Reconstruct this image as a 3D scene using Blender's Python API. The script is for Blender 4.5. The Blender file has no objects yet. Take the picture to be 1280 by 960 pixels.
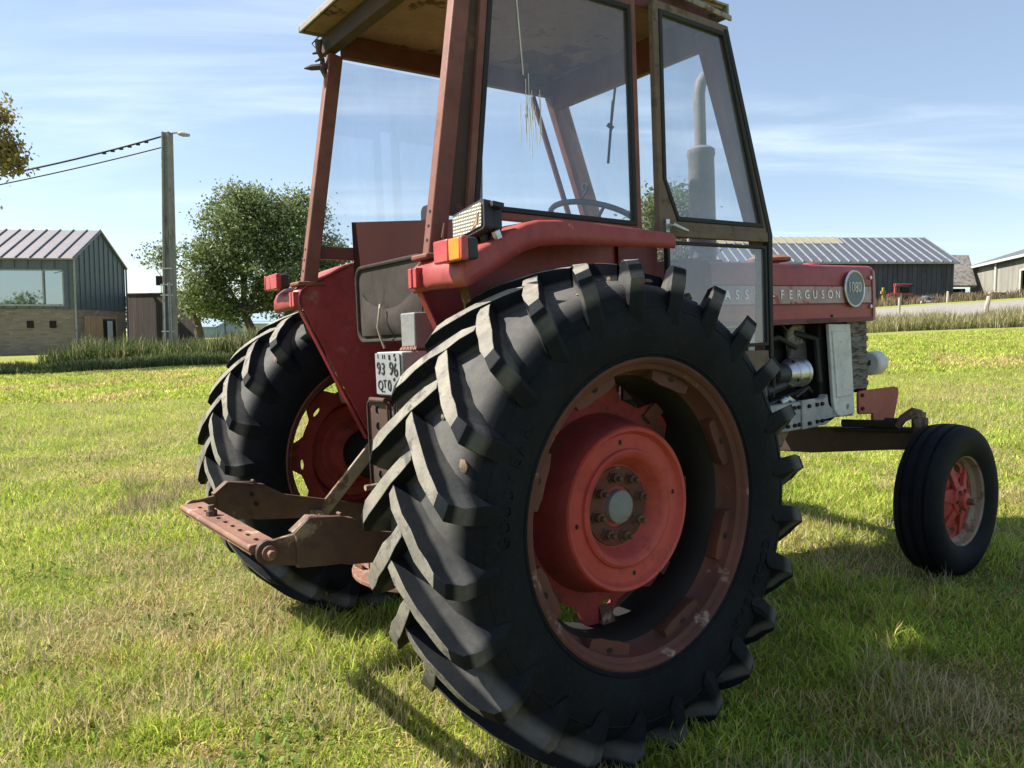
import bpy, bmesh, math, random
import numpy as np
from mathutils import Vector, Matrix
from mathutils.geometry import tessellate_polygon
random.seed(7); rng = np.random.default_rng(11)
PI = math.pi
scene = bpy.context.scene
C = scene.collection

# ------------------------------------------------------------ frames
F_PX = 968.3
H_CAM = 1.2625
PITCH = math.radians(-4.0)
def axes(yaw, pitch, roll):
    f = Vector((math.cos(yaw)*math.cos(pitch), math.sin(yaw)*math.cos(pitch), math.sin(pitch)))
    r = Vector((math.sin(yaw), -math.cos(yaw), 0)); u = r.cross(f)
    return r*math.cos(roll)+u*math.sin(roll), -r*math.sin(roll)+u*math.cos(roll), f
def cam_matrix(r, u, f, p):
    m = Matrix.Identity(4)
    for i in range(3):
        m[i][0] = r[i]; m[i][1] = u[i]; m[i][2] = -f[i]; m[i][3] = p[i]
    return m
r_, u_, f_ = axes(0.93693, -0.06102, -0.04308)
MT = cam_matrix(r_, u_, f_, (-1.64507, -2.63584, 1.26279))      # camera in the tractor's own frame
fw = Vector((0, math.cos(PITCH), math.sin(PITCH))); uw = Vector((0, -math.sin(PITCH), math.cos(PITCH)))
MW = cam_matrix(Vector((1, 0, 0)), uw, fw, (0, 0, H_CAM))       # camera in the world
T = MW @ MT.inverted()
def at(px, py, D):
    """world point seen at a photograph pixel, at depth D"""
    d = fw + Vector((1, 0, 0))*(px-640)/F_PX + uw*(480-py)/F_PX
    return Vector((0, 0, H_CAM)) + d*(D/d.y)
def tw(p): return T @ Vector(p)

# ground height
_n = (T.to_3x3() @ Vector((0, 0, 1))); _o = T @ Vector((0, 0, 0))
def sstep(a, b, v):
    t = np.clip((v-a)/(b-a), 0, 1); return t*t*(3-2*t)
def lattice(seed):
    g = np.random.default_rng(seed).random((256, 256))
    def f(x, y):
        xi = np.floor(x).astype(int); yi = np.floor(y).astype(int)
        fx = x-xi; fy = y-yi; fx = fx*fx*(3-2*fx); fy = fy*fy*(3-2*fy)
        a = g[xi & 255, yi & 255]; b = g[(xi+1) & 255, yi & 255]; c = g[xi & 255, (yi+1) & 255]; d = g[(xi+1) & 255, (yi+1) & 255]
        return (a*(1-fx)+b*fx)*(1-fy)+(c*(1-fx)+d*fx)*fy
    return f
L1, L2, L3 = lattice(1), lattice(2), lattice(3)
_fw = T @ Vector((2.47, -0.78, 0)); _fw2 = T @ Vector((2.47, 0.78, 0))
def gz(x, y):
    x = np.asarray(x, float); y = np.asarray(y, float)
    near = _o.z - (_n.x*(x-_o.x) + _n.y*(y-_o.y))/_n.z
    yc = np.minimum(y, 62.0); xc = np.clip(x, -45, 55)
    far = H_CAM - 1.26 + .024*yc + .036*xc + .026*np.maximum(0, xc-8)*sstep(30, 50, y)
    r = np.hypot(x, y)
    w = sstep(5, 16, r)
    z = near*(1-w) + far*w
    z = z + (L1(x*1.3+50, y*1.3+50)-.5)*.03 + (L2(x*.4+50, y*.4+50)-.5)*.06*sstep(4, 12, r)
    for q in (_fw, _fw2):
        z = z - .04*np.exp(-((x-q.x)**2+(y-q.y)**2)/.12)
    return z
def gzf(x, y): return float(gz(x, y))

# ------------------------------------------------------------ materials
def new_mat(name):
    m = bpy.data.materials.new(name); m.use_nodes = True
    nt = m.node_tree; b = nt.nodes['Principled BSDF']; return m, nt, b
def N(nt, kind, **kw):
    n = nt.nodes.new(kind)
    for k, v in kw.items(): setattr(n, k, v)
    return n
def noise(nt, scale, detail=6, rough=.6, vec=None, coord='Object', stretch=None):
    tc = N(nt, 'ShaderNodeTexCoord'); src = tc.outputs[coord]
    if stretch:
        mp = N(nt, 'ShaderNodeMapping'); mp.inputs['Scale'].default_value = stretch
        nt.links.new(src, mp.inputs['Vector']); src = mp.outputs['Vector']
    n = N(nt, 'ShaderNodeTexNoise'); n.inputs['Scale'].default_value = scale
    n.inputs['Detail'].default_value = detail; n.inputs['Roughness'].default_value = rough
    nt.links.new(src, n.inputs['Vector']); return n.outputs['Fac']
def ramp(nt, fac, a, b):
    r = N(nt, 'ShaderNodeMapRange'); r.inputs['From Min'].default_value = a; r.inputs['From Max'].default_value = b
    nt.links.new(fac, r.inputs['Value']); return r.outputs['Result']
def mix(nt, fac, a, b):
    m = N(nt, 'ShaderNodeMix', data_type='RGBA')
    if isinstance(fac, (int, float)): m.inputs[0].default_value = fac
    else: nt.links.new(fac, m.inputs[0])
    for s, v in ((6, a), (7, b)):
        if isinstance(v, tuple): m.inputs[s].default_value = (*v, 1)
        else: nt.links.new(v, m.inputs[s])
    return m.outputs[2]
def bump(nt, b, fac, strength=.3, dist=.01):
    bp = N(nt, 'ShaderNodeBump'); bp.inputs['Strength'].default_value = strength; bp.inputs['Distance'].default_value = dist
    nt.links.new(fac, bp.inputs['Height']); nt.links.new(bp.outputs['Normal'], b.inputs['Normal'])
def worn(name, base, tone, wear, wear_at=.58, sc=6, fine=40, rough=.5, metal=0, bstr=.15, stretch=None, tone_sc=2.5, wearsoft=.06, spec=.3):
    """base colour drifting to a second tone, with worn-through patches"""
    m, nt, b = new_mat(name)
    c = mix(nt, ramp(nt, noise(nt, tone_sc, 4), .35, .65), base, tone)
    w = ramp(nt, noise(nt, sc, 10, .7, stretch=stretch), wear_at, wear_at+wearsoft)
    c = mix(nt, w, c, wear)
    sp = ramp(nt, noise(nt, fine, 6, .8), .62, .68)
    k = N(nt, 'ShaderNodeMath', operation='MULTIPLY'); k.inputs[1].default_value = .6; nt.links.new(sp, k.inputs[0])
    c = mix(nt, k.outputs[0], c, tuple(v*.45 for v in wear))
    dz = ramp(nt, noise(nt, 13, 12, .78), .46, .66)
    kd = N(nt, 'ShaderNodeMath', operation='MULTIPLY'); kd.inputs[1].default_value = .55; nt.links.new(dz, kd.inputs[0])
    c = mix(nt, kd.outputs[0], c, tuple(v*.45+.008 for v in base))
    nt.links.new(c, b.inputs['Base Color'])
    r = N(nt, 'ShaderNodeMapRange'); r.inputs['To Min'].default_value = rough; r.inputs['To Max'].default_value = min(1, rough+.3)
    nt.links.new(w, r.inputs['Value']); nt.links.new(r.outputs['Result'], b.inputs['Roughness'])
    b.inputs['Metallic'].default_value = metal; b.inputs['Specular IOR Level'].default_value = spec
    bump(nt, b, noise(nt, 60, 6), bstr, .004)
    return m
M = {}
M['red'] = worn('red_paint', (.25, .030, .034), (.31, .050, .050), (.30, .13, .10), .60, 5, 45, .42)
M['red_faded'] = worn('faded_red_paint', (.25, .034, .034), (.33, .075, .065), (.34, .17, .13), .63, 9, 40, .5, wearsoft=.03)
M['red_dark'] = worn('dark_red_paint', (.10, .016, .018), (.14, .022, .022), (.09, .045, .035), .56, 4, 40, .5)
M['wheel_red'] = worn('wheel_red_paint', (.36, .042, .034), (.42, .072, .055), (.16, .06, .035), .60, 5, 26, .6, bstr=.3)
M['rim'] = worn('rusty_rim', (.135, .045, .032), (.075, .032, .024), (.26, .19, .15), .60, 9, 30, .75)
M['rust'] = worn('rusty_iron', (.15, .075, .052), (.23, .12, .08), (.34, .23, .18), .56, 9, 40, .75)
M['brown_iron'] = worn('brown_iron', (.060, .034, .027), (.14, .075, .048), (.24, .17, .12), .57, 6, 40, .6)
M['beige_iron'] = worn('beige_iron', (.30, .24, .17), (.24, .18, .12), (.14, .08, .05), .52, 9, 40, .8)
M['post'] = worn('cab_post_paint', (.135, .042, .032), (.21, .085, .062), (.17, .09, .065), .55, 7, 60, .6, stretch=(1, 1, .25))
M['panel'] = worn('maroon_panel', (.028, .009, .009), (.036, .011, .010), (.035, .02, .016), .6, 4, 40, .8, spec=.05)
M['plate_iron'] = worn('dark_iron_plate', (.045, .026, .020), (.065, .035, .026), (.12, .07, .05), .6, 8, 40, .7)
M['purple'] = worn('cab_beam_paint', (.11, .03, .03), (.14, .045, .04), (.10, .05, .04), .58, 5, 40, .6)
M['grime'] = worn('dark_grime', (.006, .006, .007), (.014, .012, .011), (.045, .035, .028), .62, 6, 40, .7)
M['grey'] = worn('dirty_grey_paint', (.30, .30, .29), (.38, .38, .37), (.15, .11, .09), .57, 7, 50, .6)
M['white'] = worn('dirty_white_paint', (.62, .62, .60), (.52, .52, .50), (.25, .18, .13), .62, 8, 50, .55)
M['plate_face'] = worn('grubby_plate_face', (.27, .285, .30), (.22, .23, .24), (.2, .16, .12), .60, 14, 60, .6)
M['mid_grey'] = worn('scuffed_grey_paint', (.15, .16, .165), (.20, .20, .20), (.08, .06, .05), .58, 10, 50, .6)
M['cowl'] = worn('oily_cowl', (.035, .038, .042), (.10, .095, .085), (.24, .22, .18), .52, 7, 40, .5)
M['mud'] = worn('dried_mud', (.16, .12, .08), (.22, .17, .12), (.10, .075, .05), .55, 20, 60, 1.0, bstr=.8)
M['wheel_inner'] = worn('shaded_wheel_red', (.22, .026, .026), (.27, .038, .034), (.09, .04, .028), .55, 6, 26, .7, bstr=.3)  # wheel red darkened for shade on drum and flange, plus dirt patches
M['silver'] = worn('bare_aluminium', (.55, .56, .58), (.45, .46, .48), (.2, .18, .16), .62, 8, 40, .35, metal=.85)
M['black'] = worn('black_plastic', (.018, .019, .021), (.03, .031, .034), (.06, .06, .06), .6, 9, 40, .5)
M['seal'] = worn('black_rubber_seal', (.012, .012, .013), (.02, .02, .02), (.05, .045, .04), .62, 9, 40, .65)
M['cover'] = worn('grey_canvas', (.045, .040, .038), (.060, .052, .048), (.04, .034, .03), .56, 7, 50, .95, spec=.05)
M['door_rail'] = worn('tan_frame_paint', (.11, .075, .055), (.16, .115, .08), (.10, .07, .05), .55, 7, 50, .65)
M['radiator'] = worn('dirty_radiator', (.13, .12, .11), (.20, .18, .16), (.06, .05, .045), .5, 14, 60, .8, stretch=(1, 1, 4))
M['exhaust'] = worn('grey_exhaust', (.17, .17, .175), (.22, .21, .20), (.20, .13, .09), .6, 8, 40, .6)
M['strip'] = worn('worn_pale_strip', (.42, .36, .35), (.36, .20, .20), (.35, .06, .06), .53, 9, 60, .5)
M['roof_ply'] = worn('plywood_roof', (.30, .185, .145), (.23, .14, .105), (.10, .05, .035), .57, 3.2, 30, .8, wearsoft=.02)
M['roof_top'] = worn('roof_edge_paint', (.30, .28, .25), (.22, .18, .15), (.13, .075, .05), .53, 8, 40, .7)
M['chrome'] = worn('dull_chrome', (.55, .56, .57), (.48, .49, .5), (.3, .28, .25), .66, 8, 40, .3, metal=.9)
M['badge'] = worn('badge_enamel', (.085, .11, .13), (.10, .13, .15), (.2, .2, .2), .66, 12, 40, .35)
M['cream'] = worn('cream_marking', (.60, .59, .55), (.5, .49, .46), (.3, .2, .17), .62, 12, 40, .5)
M['ink'] = worn('black_ink', (.015, .015, .02), (.02, .02, .025), (.05, .05, .05), .7, 12, 40, .6)
M['lens_red'] = worn('red_lens', (.33, .03, .035), (.40, .07, .07), (.55, .25, .22), .62, 12, 60, .25)
M['lens_orange'] = worn('orange_lens', (.75, .17, .01), (.8, .22, .02), (.8, .4, .1), .66, 12, 60, .25)
M['wire'] = worn('black_cable', (.03, .03, .032), (.04, .04, .04), (.06, .06, .06), .7, 9, 40, .7)
M['rope'] = worn('beige_rope', (.38, .33, .26), (.3, .26, .2), (.2, .16, .12), .6, 12, 60, .9)
# tyre rubber: dust lies in the colour itself, blotchy
def rubber(name, dusty):
    m, nt, b = new_mat(name)
    d = ramp(nt, noise(nt, 5, 8, .7), .40, .72)
    c = mix(nt, d, (.004, .006, .009), (.010, .012, .016))
    if dusty:       # the running surface is scuffed and dusty, the sidewall is clean rubber
        tc = N(nt, 'ShaderNodeTexCoord'); mp = N(nt, 'ShaderNodeMapping'); mp.inputs['Location'].default_value = (0, 0, -.728); mp.inputs['Scale'].default_value = (1, 0, 1)
        nt.links.new(tc.outputs['Object'], mp.inputs['Vector']); ln = N(nt, 'ShaderNodeVectorMath', operation='LENGTH'); nt.links.new(mp.outputs[0], ln.inputs[0])
        rr_ = ramp(nt, ln.outputs['Value'], .645, .675); dd2 = ramp(nt, noise(nt, 9, 8, .7), .25, .75)
        up_ = ramp(nt, ln.outputs['Value'], .712, .700); ml = N(nt, 'ShaderNodeMath', operation='MULTIPLY'); nt.links.new(rr_, ml.inputs[0]); nt.links.new(up_, ml.inputs[1]); rr_ = ml.outputs[0]  # no dust on lug walls: their shade is put into the colour
        tread = mix(nt, dd2, (.040, .042, .046), (.12, .115, .105)); c = mix(nt, rr_, c, tread)
    g = ramp(nt, noise(nt, 55, 8, .8), .55, .75)
    k = N(nt, 'ShaderNodeMath', operation='MULTIPLY'); k.inputs[1].default_value = .3; nt.links.new(g, k.inputs[0])
    c = mix(nt, k.outputs[0], c, (.06, .056, .048))
    nt.links.new(c, b.inputs['Base Color']); b.inputs['Roughness'].default_value = .7
    b.inputs['Specular IOR Level'].default_value = .12
    bump(nt, b, noise(nt, 90, 8, .75), .35, .003); return m
M['tyre'] = rubber('front_tyre_rubber', False); M['rear_tyre'] = rubber('rear_tyre_rubber', True)
M['lug'] = worn('worn_lug_rubber', (.15, .14, .12), (.24, .22, .18), (.10, .095, .09), .54, 16, 80, .75, bstr=.5, tone_sc=9)
def glass_mat(name, dust=.05, tint=(.93, .95, .97), refl=1.0):
    m, nt, b = new_mat(name); out = nt.nodes['Material Output']; nt.nodes.remove(b)
    tr = N(nt, 'ShaderNodeBsdfTransparent'); tr.inputs['Color'].default_value = (*tint, 1)
    gl = N(nt, 'ShaderNodeBsdfGlossy'); gl.inputs['Roughness'].default_value = .015
    df = N(nt, 'ShaderNodeBsdfDiffuse'); df.inputs['Color'].default_value = (.55, .53, .5, 1)
    lw = N(nt, 'ShaderNodeLayerWeight'); lw.inputs['Blend'].default_value = .5
    pw = N(nt, 'ShaderNodeMath', operation='POWER'); pw.inputs[1].default_value = 4.5; nt.links.new(lw.outputs['Facing'], pw.inputs[0])
    k = N(nt, 'ShaderNodeMath', operation='MULTIPLY_ADD'); k.inputs[1].default_value = .95; k.inputs[2].default_value = .045*refl; nt.links.new(pw.outputs[0], k.inputs[0])
    a = N(nt, 'ShaderNodeMixShader'); nt.links.new(k.outputs[0], a.inputs[0]); nt.links.new(tr.outputs[0], a.inputs[1]); nt.links.new(gl.outputs[0], a.inputs[2])
    n = noise(nt, 3, 8, .7, stretch=(1, 1, .35))
    r = N(nt, 'ShaderNodeMapRange'); r.inputs['From Min'].default_value = .4; r.inputs['From Max'].default_value = .75
    r.inputs['To Min'].default_value = dust*.5; r.inputs['To Max'].default_value = dust*2.2; nt.links.new(n, r.inputs['Value'])
    s = N(nt, 'ShaderNodeMixShader'); nt.links.new(r.outputs[0], s.inputs[0]); nt.links.new(a.outputs[0], s.inputs[1]); nt.links.new(df.outputs[0], s.inputs[2])
    nt.links.new(s.outputs[0], out.inputs['Surface']); return m
M['glass'] = glass_mat('cab_glass', .05, refl=1.2)
M['dirt_glass'] = glass_mat('dirty_cab_glass', .07, refl=1.5)
def house_glass():
    m, nt, b = new_mat('house_window_glass')
    b.inputs['Base Color'].default_value = (.36, .43, .45, 1); b.inputs['Roughness'].default_value = .02; b.inputs['Specular IOR Level'].default_value = 1.0
    b.inputs['Metallic'].default_value = .9
    return m
M['house_glass'] = house_glass()
def lens_grid():
    m, nt, b = new_mat('ribbed_lamp_lens')
    tc = N(nt, 'ShaderNodeTexCoord'); w = []
    for ax in ('Y', 'Z'):
        v = N(nt, 'ShaderNodeTexWave', bands_direction=ax); v.inputs['Scale'].default_value = 22 if ax == 'Y' else 30
        nt.links.new(tc.outputs['Object'], v.inputs['Vector']); w.append(v.outputs['Fac'])
    mx = N(nt, 'ShaderNodeMath', operation='MULTIPLY'); nt.links.new(w[0], mx.inputs[0]); nt.links.new(w[1], mx.inputs[1])
    c = mix(nt, ramp(nt, mx.outputs[0], .1, .5), (.18, .17, .13), (.62, .60, .48))
    nt.links.new(c, b.inputs['Base Color']); b.inputs['Roughness'].default_value = .25; bump(nt, b, mx.outputs[0], .8, .004); return m
M['lens_grid'] = lens_grid()
def attr_mat(name, trans=.35, rough=.7, spec=.2):
    m, nt, b = new_mat(name); out = nt.nodes['Material Output']
    a = N(nt, 'ShaderNodeAttribute', attribute_name='Col')
    nt.links.new(a.outputs['Color'], b.inputs['Base Color']); b.inputs['Roughness'].default_value = rough; b.inputs['Specular IOR Level'].default_value = spec
    t = N(nt, 'ShaderNodeBsdfTranslucent'); nt.links.new(a.outputs['Color'], t.inputs['Color'])
    s = N(nt, 'ShaderNodeMixShader'); s.inputs[0].default_value = trans
    nt.links.new(b.outputs[0], s.inputs[1]); nt.links.new(t.outputs[0], s.inputs[2]); nt.links.new(s.outputs[0], out.inputs['Surface']); return m
M['blade'] = attr_mat('grass_blade', .45)
M['leaf'] = attr_mat('leaf', .35, .6, .2)
M['bark'] = worn('bark', (.11, .085, .065), (.15, .12, .095), (.07, .06, .05), .5, 5, 30, .9, bstr=.6, stretch=(1, 1, .3))
def stripes(name, a, b_, period, axis='X', rough=.7, seam=.08, wearcol=None, bstr=.3, nsc=2.0):
    """vertical boards or seams in object space, each with its own tone"""
    m, nt, b = new_mat(name); tc = N(nt, 'ShaderNodeTexCoord')
    sp = N(nt, 'ShaderNodeSeparateXYZ'); nt.links.new(tc.outputs['Object'], sp.inputs[0])
    d = N(nt, 'ShaderNodeMath', operation='DIVIDE'); d.inputs[1].default_value = period
    nt.links.new(sp.outputs[axis], d.inputs[0])
    fl = N(nt, 'ShaderNodeMath', operation='FLOOR'); nt.links.new(d.outputs[0], fl.inputs[0])
    fr = N(nt, 'ShaderNodeMath', operation='FRACT'); nt.links.new(d.outputs[0], fr.inputs[0])
    wn = N(nt, 'ShaderNodeTexWhiteNoise', noise_dimensions='1D'); nt.links.new(fl.outputs[0], wn.inputs['W'])
    c = mix(nt, wn.outputs['Value'], a, b_)
    st = ramp(nt, noise(nt, nsc, 8, .7, stretch=(1.5, 1.5, .25)), .35, .7)
    c = mix(nt, st, c, wearcol or tuple(v*.7 for v in a))
    lt = N(nt, 'ShaderNodeMath', operation='LESS_THAN'); lt.inputs[1].default_value = seam; nt.links.new(fr.outputs[0], lt.inputs[0])
    c = mix(nt, lt.outputs[0], c, tuple(v*.35 for v in a))
    nt.links.new(c, b.inputs['Base Color']); b.inputs['Roughness'].default_value = rough
    inv = N(nt, 'ShaderNodeMath', operation='SUBTRACT'); inv.inputs[0].default_value = 1; nt.links.new(lt.outputs[0], inv.inputs[1])
    bump(nt, b, inv.outputs[0], bstr, .02); return m
M['dark_board'] = stripes('dark_timber_boards', (.022, .026, .040), (.050, .056, .078), .45, 'X', .9, .1, (.075, .078, .09))
M['brown_board'] = stripes('brown_timber_boards', (.09, .07, .062), (.13, .10, .088), .16, 'X', .85, .1)
M['zinc'] = worn('dark_zinc_cladding', (.085, .11, .135), (.10, .125, .15), (.10, .12, .14), .6, 2, 20, .45)
M['zinc_roof'] = worn('zinc_roof', (.22, .20, .21), (.25, .23, .24), (.20, .19, .20), .6, 2, 20, .45)
M['cedar'] = stripes('cedar_boards', (.42, .26, .15), (.50, .33, .20), .12, 'X', .7, .08)
M['barn_rib'] = worn('barn_roof_rib', (.15, .16, .18), (.19, .20, .22), (.12, .12, .12), .58, 1.2, 10, .7)
M['barn_roof'] = worn('barn_sheet_roof', (.065, .075, .10), (.085, .095, .12), (.07, .07, .08), .58, 1.2, 10, .5)
M['barn_roof_old'] = worn('yellowed_sheet_roof', (.25, .23, .14), (.29, .27, .17), (.20, .19, .12), .58, 1.2, 10, .6)
M['asbestos'] = stripes('grey_fibre_cement', (.21, .21, .185), (.26, .255, .23), 1.1, 'Y', .9, .03, (.15, .145, .12), nsc=.7)
M['slate'] = worn('old_stone_tiles', (.17, .16, .15), (.24, .22, .20), (.10, .09, .085), .5, 3, 12, .9, bstr=.6)
M['roof_grey'] = worn('grey_roof_sheet', (.085, .095, .10), (.11, .12, .125), (.08, .08, .08), .58, .8, 8, .7)
M['concrete'] = worn('pole_concrete', (.22, .215, .20), (.28, .27, .25), (.14, .13, .12), .55, 4, 30, .9, stretch=(1, 1, .3))
M['far_roof'] = worn('blue_grey_roof', (.22, .30, .36), (.26, .34, .40), (.2, .26, .3), .6, .5, 6, .6)
M['far_wall'] = worn('pale_render_wall', (.50, .48, .44), (.45, .43, .40), (.4, .38, .35), .6, .5, 6, .8)
M['yellow'] = worn('yellow_paint', (.26, .21, .04), (.30, .24, .06), (.3, .2, .08), .6, 3, 20, .5)
M['wood_post'] = worn('weathered_wood', (.34, .30, .25), (.40, .36, .30), (.2, .17, .14), .55, 4, 30, .9, stretch=(1, 1, .2))
M['dark'] = worn('dark_interior', (.012, .012, .014), (.02, .02, .02), (.03, .03, .03), .6, 2, 10, .9)
def brick_mat():
    m, nt, b = new_mat('brown_brick'); tc = N(nt, 'ShaderNodeTexCoord')
    sp = N(nt, 'ShaderNodeSeparateXYZ'); nt.links.new(tc.outputs['Object'], sp.inputs[0])
    ad = N(nt, 'ShaderNodeMath', operation='ADD'); nt.links.new(sp.outputs['X'], ad.inputs[0]); nt.links.new(sp.outputs['Y'], ad.inputs[1])
    cb = N(nt, 'ShaderNodeCombineXYZ'); nt.links.new(ad.outputs[0], cb.inputs['X']); nt.links.new(sp.outputs['Z'], cb.inputs['Y'])
    br = N(nt, 'ShaderNodeTexBrick'); br.inputs['Scale'].default_value = 1; br.inputs['Brick Width'].default_value = .36; br.inputs['Row Height'].default_value = .10
    br.inputs['Mortar Size'].default_value = .008; br.inputs['Color1'].default_value = (.16, .12, .095, 1); br.inputs['Color2'].default_value = (.30, .25, .20, 1); br.inputs['Mortar'].default_value = (.16, .145, .13, 1)
    nt.links.new(cb.outputs[0], br.inputs['Vector'])
    c = mix(nt, ramp(nt, noise(nt, 1.5, 5), .35, .7), br.outputs['Color'], (.22, .18, .15))
    nt.links.new(c, b.inputs['Base Color']); b.inputs['Roughness'].default_value = .9; bump(nt, b, br.outputs['Fac'], .3, .01); return m
M['brick'] = brick_mat()
def ground_mat():
    m, nt, b = new_mat('mown_field')
    g = mix(nt, ramp(nt, noise(nt, 1.1, 8, .65, coord='Object'), .38, .62), (.18, .24, .05), (.28, .25, .09))
    g = mix(nt, ramp(nt, noise(nt, .25, 5, .6, coord='Object', stretch=(.35, 1, 1)), .42, .60), g, (.27, .30, .06))
    g = mix(nt, ramp(nt, noise(nt, 30, 6, .8), .50, .75), g, (.07, .075, .025))
    nt.links.new(g, b.inputs['Base Color']); b.inputs['Roughness'].default_value = 1; b.inputs['Specular IOR Level'].default_value = .1
    bump(nt, b, noise(nt, 25, 8, .8), 1, .05); return m
M['ground'] = ground_mat()
M['road'] = worn('pale_gravel_road', (.22, .205, .19), (.26, .245, .22), (.16, .15, .13), .56, 1.5, 12, .95)

# ------------------------------------------------------------ mesh helpers
class MB:
    def __init__(s): s.bm = bmesh.new()
    def poly(s, vs, fs, mi=0):
        v = [s.bm.verts.new(p) for p in vs]
        for f in fs:
            try: fc = s.bm.faces.new([v[i] for i in f]); fc.material_index = mi
            except ValueError: pass
        return s
    def box(s, x0, x1, y0, y1, z0, z1, mi=0, m=None):
        vs = [Vector((x, y, z)) for x in (x0, x1) for y in (y0, y1) for z in (z0, z1)]
        if m: vs = [m @ v for v in vs]
        return s.poly(vs, [(0, 1, 3, 2), (4, 6, 7, 5), (0, 4, 5, 1), (2, 3, 7, 6), (0, 2, 6, 4), (1, 5, 7, 3)], mi)
    def bar(s, a, b, w, h, up=(0, 0, 1), mi=0, w2=None, h2=None):
        a = Vector(a); b = Vector(b); d = (b-a).normalized(); u = Vector(up); u = (u-d*u.dot(d))
        u = u.normalized() if u.length > 1e-6 else d.orthogonal().normalized(); r = d.cross(u)
        vs = []
        for p, ww, hh in ((a, w, h), (b, w2 or w, h2 or h)):
            for i, j in ((-1, -1), (1, -1), (1, 1), (-1, 1)): vs.append(p+r*i*ww/2+u*j*hh/2)
        return s.poly(vs, [(0, 3, 2, 1), (4, 5, 6, 7), (0, 1, 5, 4), (1, 2, 6, 5), (2, 3, 7, 6), (3, 0, 4, 7)], mi)
    def tube(s, pts, r, n=10, mi=0, cap=True, closed=False):
        pts = [Vector(p) for p in pts]; rs = r if isinstance(r, (list, tuple)) else [r]*len(pts)
        rings = []; prev = None
        for i, p in enumerate(pts):
            if closed: d = pts[(i+1) % len(pts)]-pts[i-1]
            else: d = pts[min(i+1, len(pts)-1)]-pts[max(i-1, 0)]
            d.normalize()
            if prev is None: a = d.orthogonal().normalized()
            else: a = (prev-d*prev.dot(d)).normalized()
            prev = a; b = d.cross(a)
            rings.append([s.bm.verts.new(p+(a*math.cos(t)+b*math.sin(t))*rs[i]) for t in [2*PI*k/n for k in range(n)]])
        m = len(rings)
        for i in range(m if closed else m-1):
            A = rings[i]; B = rings[(i+1) % m]
            for k in range(n):
                f = s.bm.faces.new((A[k], A[(k+1) % n], B[(k+1) % n], B[k])); f.material_index = mi
        if cap and not closed:
            s.bm.faces.new(rings[0][::-1]).material_index = mi; s.bm.faces.new(rings[-1]).material_index = mi
        return s
    def lathe(s, prof, c, axis='y', sgn=1, n=64, closed=False, mi=0, cap0=False, cap1=False):
        """prof: (t, r) with t along the axis"""
        c = Vector(c); rings = []
        for t, r in prof:
            ring = []
            for k in range(n):
                a = 2*PI*k/n
                if axis == 'y': p = Vector((r*math.cos(a), sgn*t, r*math.sin(a)))
                elif axis == 'x': p = Vector((sgn*t, r*math.cos(a), r*math.sin(a)))
                else: p = Vector((r*math.cos(a), r*math.sin(a), sgn*t))
                ring.append(s.bm.verts.new(c+p))
            rings.append(ring)
        m = len(rings)
        for i in range(m if closed else m-1):
            A = rings[i]; B = rings[(i+1) % m]
            for k in range(n): s.bm.faces.new((A[k], A[(k+1) % n], B[(k+1) % n], B[k])).material_index = mi
        if cap0: s.bm.faces.new(rings[0]).material_index = mi
        if cap1: s.bm.faces.new(rings[-1]).material_index = mi
        return s
    def plate(s, outline, holes, a, b, fn, mi=0):
        """2-D outline with holes, extruded between a and b; fn(u, v, w) -> point"""
        loops = [outline]+holes; flat = [p for l in loops for p in l]
        tris = tessellate_polygon([[Vector((p[0], p[1], 0)) for p in l] for l in loops])
        va = [s.bm.verts.new(fn(p[0], p[1], a)) for p in flat]; vb = [s.bm.verts.new(fn(p[0], p[1], b)) for p in flat]
        for t in tris:
            for vv, o in ((va, 1), (vb, -1)):
                try: s.bm.faces.new([vv[i] for i in t][::o]).material_index = mi
                except ValueError: pass
        k = 0
        for l in loops:
            n = len(l)
            for i in range(n):
                j = (i+1) % n
                try: s.bm.faces.new((va[k+i], va[k+j], vb[k+j], vb[k+i])).material_index = mi
                except ValueError: pass
            k += n
        return s
    def build_each(s, name, mat, parent=None, **kw):
        """every loose piece becomes an object of its own"""
        s.bm.verts.index_update(); seen = set(); out = []
        for v0 in s.bm.verts:
            if v0 in seen: continue
            st = [v0]; comp = []; seen.add(v0)
            while st:
                v = st.pop(); comp.append(v)
                for e in v.link_edges:
                    q = e.other_vert(v)
                    if q not in seen: seen.add(q); st.append(q)
            mb = MB(); mp = {v: mb.bm.verts.new(v.co) for v in comp}
            for f in dict.fromkeys(f for v in comp for f in v.link_faces): mb.bm.faces.new([mp[v] for v in f.verts]).material_index = f.material_index
            out.append(mb.build(name, mat, parent, **kw))
        s.bm.free(); return out
    def build(s, name, mat, parent=None, bevel=0, smooth=35, subsurf=0, label=None):
        bmesh.ops.recalc_face_normals(s.bm, faces=s.bm.faces[:])
        me = bpy.data.meshes.new(name); s.bm.to_mesh(me); s.bm.free()
        o = bpy.data.objects.new(name, me); C.objects.link(o)
        for mm in (mat if isinstance(mat, (list, tuple)) else [mat]): me.materials.append(mm)
        if smooth:
            me.polygons.foreach_set('use_smooth', [True]*len(me.polygons)); me.set_sharp_from_angle(angle=math.radians(smooth))
        if bevel:
            b = o.modifiers.new('Bevel', 'BEVEL'); b.width = bevel; b.segments = 2; b.limit_method = 'ANGLE'; b.angle_limit = math.radians(40); b.harden_normals = False
        if subsurf:
            q = o.modifiers.new('Sub', 'SUBSURF'); q.levels = subsurf; q.render_levels = subsurf
        if parent: o.parent = parent
        if label: o['label'] = label
        return o
def tag(o, label=None, cat=None, group=None, kind=None):
    for k, v in (('label', label), ('category', cat), ('group', group), ('kind', kind)):
        if v: o[k] = v
    return o
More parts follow.
